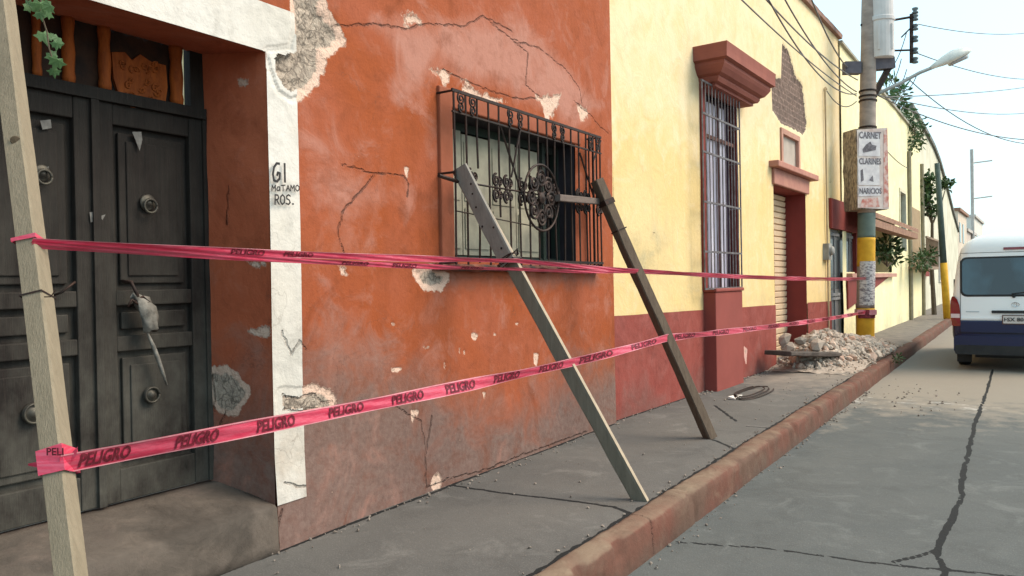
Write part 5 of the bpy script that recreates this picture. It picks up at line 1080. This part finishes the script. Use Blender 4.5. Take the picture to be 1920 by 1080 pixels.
# ================================================================== VAN
vx0 = 15.45; vyc = .05; vz = -.2; VW = .94; VH = 2.36
van = thing('van', (vx0+2.4, vyc, vz), 'white and navy high-roof passenger van parked ahead, seen from behind', 'van')
m_vw = simple('van_white_paint', (.80, .80, .80), (.78, .78, .77), .6, .3, 0, 0, spec=.5); m_vn = simple('van_navy_paint', (.007, .010, .055), (.006, .008, .04), .6, .25, 0, 0, spec=.5); m_blk = simple('black_plastic', (.02, .02, .022), (.03, .03, .03), 6, .6)
def sect(z):      # half width at a height above the road
    pts = [(.28, .80), (.38, .88), (.6, .93), (.95, .94), (1.2, .93), (1.6, .885), (1.9, .845), (2.1, .79), (2.22, .71), (2.31, .56), (2.36, .3), (2.365, 0)]
    for (z0, w0), (z1, w1) in zip(pts[:-1], pts[1:]):
        if z <= z1: return w0+(w1-w0)*max(0, (z-z0))/(z1-z0)
    return 0
def rearx(z): return vx0+(.0 if z < .9 else .02+(z-.9)*.10)+max(0, z-2.1)**2*2.2
def frontx(z): return vx0+4.75-(0 if z < .85 else (z-.85)*.95 if z < 1.25 else .38+(z-1.25)*.75)
def body(z0, z1, n, m, nm):
    mb = MB(); rings = []
    for i in range(n+1):
        z = z0+(z1-z0)*i/n; w_ = sect(z); xr, xf = rearx(z), frontx(z); r = min(.16, w_*.6)
        ring = []
        for cx2, cy2, a0 in ((xr+r, vyc+w_-r, 90), (xr+r, vyc-w_+r, 180), (xf-r*1.6, vyc-w_+r*1.2, 270), (xf-r*1.6, vyc+w_-r*1.2, 0)):
            rr2 = r if a0 in (90, 180) else r*1.4
            for k in range(7): a = math.radians(a0+90*k/6); ring.append((cx2+math.cos(a)*rr2, cy2+math.sin(a)*(r if a0 in (90, 180) else r*1.2), vz+z))
        rings.append(ring)
    mb.loft(rings); return mb.build(nm, m, van, smooth=True)
body(.86, 2.36, 34, m_vw, 'body'); low = body(.30, .86, 12, m_vn, 'lower_body')
def rp(y, z, o=.0): return Vector((rearx(z)-o, vyc+y, vz+z))     # rear face point
def rear_patch(z0, z1, y0, y1, o0, o1, m, nm, par, rad=.05, n=8):
    pts = []
    for cy2, cz2, a0 in ((y1-rad, z1-rad, 0), (y0+rad, z1-rad, 90), (y0+rad, z0+rad, 180), (y1-rad, z0+rad, 270)):
        for k in range(5): a = math.radians(a0+90*k/4); pts.append((cy2+math.cos(a)*rad, cz2+math.sin(a)*rad))
    mb = MB(); mb.loft([[rp(y, z, o0) for y, z in pts], [rp(y, z, o1) for y, z in pts]]); return mb.build(nm, m, par)
wz0, wz1 = 1.30, 1.92
rear_patch(wz0-.035, wz1+.03, -.79, .80, -.02, .004, m_blk, 'window_seal', van, .1)
def m_rw():
    m, t, b = newmat('rear_glass', .04, 0, .8); t.links.new(mix(t, ramp(t, noise(t, 1.6, 2, coords(t)), .45, .6), (.008, .012, .016), (.025, .055, .075)), b.inputs['Base Color']); return m
rear_patch(wz0, wz1, -.76, .77, .004, .010, m_rw(), 'rear_window', van, .08)
rear_patch(.66, .84, -.8, .8, -.02, .02, m_vn, 'tailgate_trim', low, .03)
bp = rear_patch(.30, .60, -.90, .90, -.03, .09, m_vn, 'bumper', van, .06); rear_patch(.28, .44, -.88, .88, .06, .10, m_blk, 'bumper_step', bp, .03)
m_tl = simple('red_tail_lens', (.22, .008, .012), (.16, .006, .01), 8, .15, bmp=0, spec=.6); m_tlw = simple('clear_tail_lens', (.7, .55, .55), (.6, .45, .45), 8, .15, bmp=0)
for sg in (1, -1):
    mb = MB(); rings = []
    for z, y0_, y1_ in ((.76, .80, .925), (.95, .80, .955), (1.12, .815, .955), (1.22, .85, .945), (1.27, .89, .93)):
        rings.append([rp(sg*y0_, z, .012), rp(sg*y1_, z, -.02), rp(sg*(y1_+.003), z, -.10), rp(sg*y0_, z, -.03)])
    tl = mb.loft(rings).build('taillight', m_tl, van); mb = MB(); mb.hexa([rp(sg*.81, .90, .016), rp(sg*.945, .90, -.012), rp(sg*.945, .9, -.05), rp(sg*.81, .9, -.02)], [rp(sg*.81, .97, .016), rp(sg*.947, .97, -.012), rp(sg*.947, .97, -.05), rp(sg*.81, .97, -.02)]); mb.build('reverse_lamp', m_tlw, tl)
rear_patch(.985, 1.03, -.34, .34, .0, .03, m_blk, 'tailgate_handle', van, .01)
pl = rear_patch(.80, .955, -.19, .19, .022, .03, simple('plate_frame', (.12, .06, .05), (.09, .05, .04)), 'license_plate', van, .01)
rear_patch(.815, .94, -.175, .175, .03, .034, simple('plate_face', (.55, .50, .47), (.48, .43, .4), 8), 'plate_face', pl, .01)
mb = MB(); put_text(mb, 'FSX 804', lambda u, v: rp(.16-u, .85+v, .037), .32, .065, .02); mb.build('plate_lettering', m_ink, pl)
mb = MB(); ec = rp(.0, 1.13, .012)
mb.tube([ec+Vector((0, .055*math.cos(t), .035*math.sin(t))) for t in np.linspace(0, 6.2832, 25)], .005, 5); mb.tube([ec+Vector((-.002, .02*math.cos(t), .033*math.sin(t))) for t in np.linspace(0, 6.2832, 19)], .004, 5); mb.build('emblem', simple('chrome', (.6, .6, .62), (.55, .55, .55), 5, .15, .9, 0), van)
mb = MB(); mb.tube([rp(.02, 1.275, .02), rp(.05, 1.31, .03), rp(-.42, 1.37, .02)], .010, 5); mb.lathe(rp(.02, 1.27, .0), (-1, 0, 0), [(0, .03), (.025, .025), (.03, .005)], 12); mb.build('rear_wiper', m_blk, van)
for y_ in (.80, -.80): MB().tube([rp(y_, z, .001) for z in np.linspace(.64, 2.02, 14)], .004, 4).build('tailgate_gap', m_blk, van)
mb = MB(); mb.tube([rp(y_, 2.02, .001) for y_ in np.linspace(-.8, .8, 9)], .004, 4); mb.build('tailgate_gap', m_blk, van)
mb = MB(); mb.tube([rp(y_, .64, .003) for y_ in np.linspace(-.85, .85, 9)], .005, 4); mb.build('tailgate_gap', m_blk, van)
rear_patch(2.06, 2.10, -.16, .16, .0, .02, m_tl, 'brake_lamp', van, .01)
rear_patch(1.00, 1.018, .52, .72, .0, .006, simple('dull_badge', (.45, .45, .46), (.4, .4, .4), 5, .3, .5, 0), 'badge', van, .004)
for x_ in (vx0+1.0, vx0+3.7):
    for sg in (1, -1):
        mb = MB(); c = Vector((x_, vyc+sg*.70, vz+.33)); mb.lathe(c, (0, sg, 0), [(0, .25), (0, .31), (.02, .33), (.17, .33), (.19, .31), (.19, .22)], 28); wh = mb.build('wheel', simple('tyre_rubber', (.02, .02, .02), (.03, .03, .03), 20, .9), van, smooth=True)
        mb = MB(); mb.lathe(c+Vector((0, sg*.15, 0)), (0, sg, 0), [(0, .21), (.03, .2), (.03, .06), (.04, .02)], 20); mb.build('rim', simple('steel_rim', (.4, .4, .4), (.3, .3, .3), 5, .4, .6), wh, smooth=True)
for sg in (1, -1):
    # rear wheel seen under the bumper, mud flap
    mb = MB(); mb.box(vx0+.55, vx0+.57, vyc+sg*.79-.13, vyc+sg*.79+.10, vz+.09, vz+.42); mb.build('mud_flap', m_blk, van)
    for x0, x1 in ((.55, 1.75), (1.85, 3.0)):
        mb = MB(); ys_ = vyc+sg*(sect(1.3)+.004); yt_ = vyc+sg*(sect(1.85)+.004); mb.prism([(vx0+x0, ys_, vz+1.3), (vx0+x1, ys_, vz+1.3), (vx0+x1, yt_, vz+1.85), (vx0+x0, yt_, vz+1.85)], (0, sg*.004, 0)); mb.build('side_window', m_glass, van)
    mb = MB(); y2 = vyc+sg*.98; mb.box(vx0+4.0, vx0+4.08, min(y2, y2+sg*.16), max(y2, y2+sg*.16), vz+1.25, vz+1.55); mb.build('door_mirror', m_blk, van)
mb = MB(); mb.poly([(frontx(1.25)+.012, vyc-.8, vz+1.27), (frontx(1.25)+.012, vyc+.8, vz+1.27), (frontx(1.9)+.012, vyc+.72, vz+1.88), (frontx(1.9)+.012, vyc-.72, vz+1.88)]); mb.build('windscreen', m_glass, van)
mb = MB(); mb.box(vx0+.3, vx0+4.3, vyc-.6, vyc+.6, vz+.2, vz+.32); mb.build('chassis', m_blk, van)
# distant tree masses behind the end of the street give the horizon an end
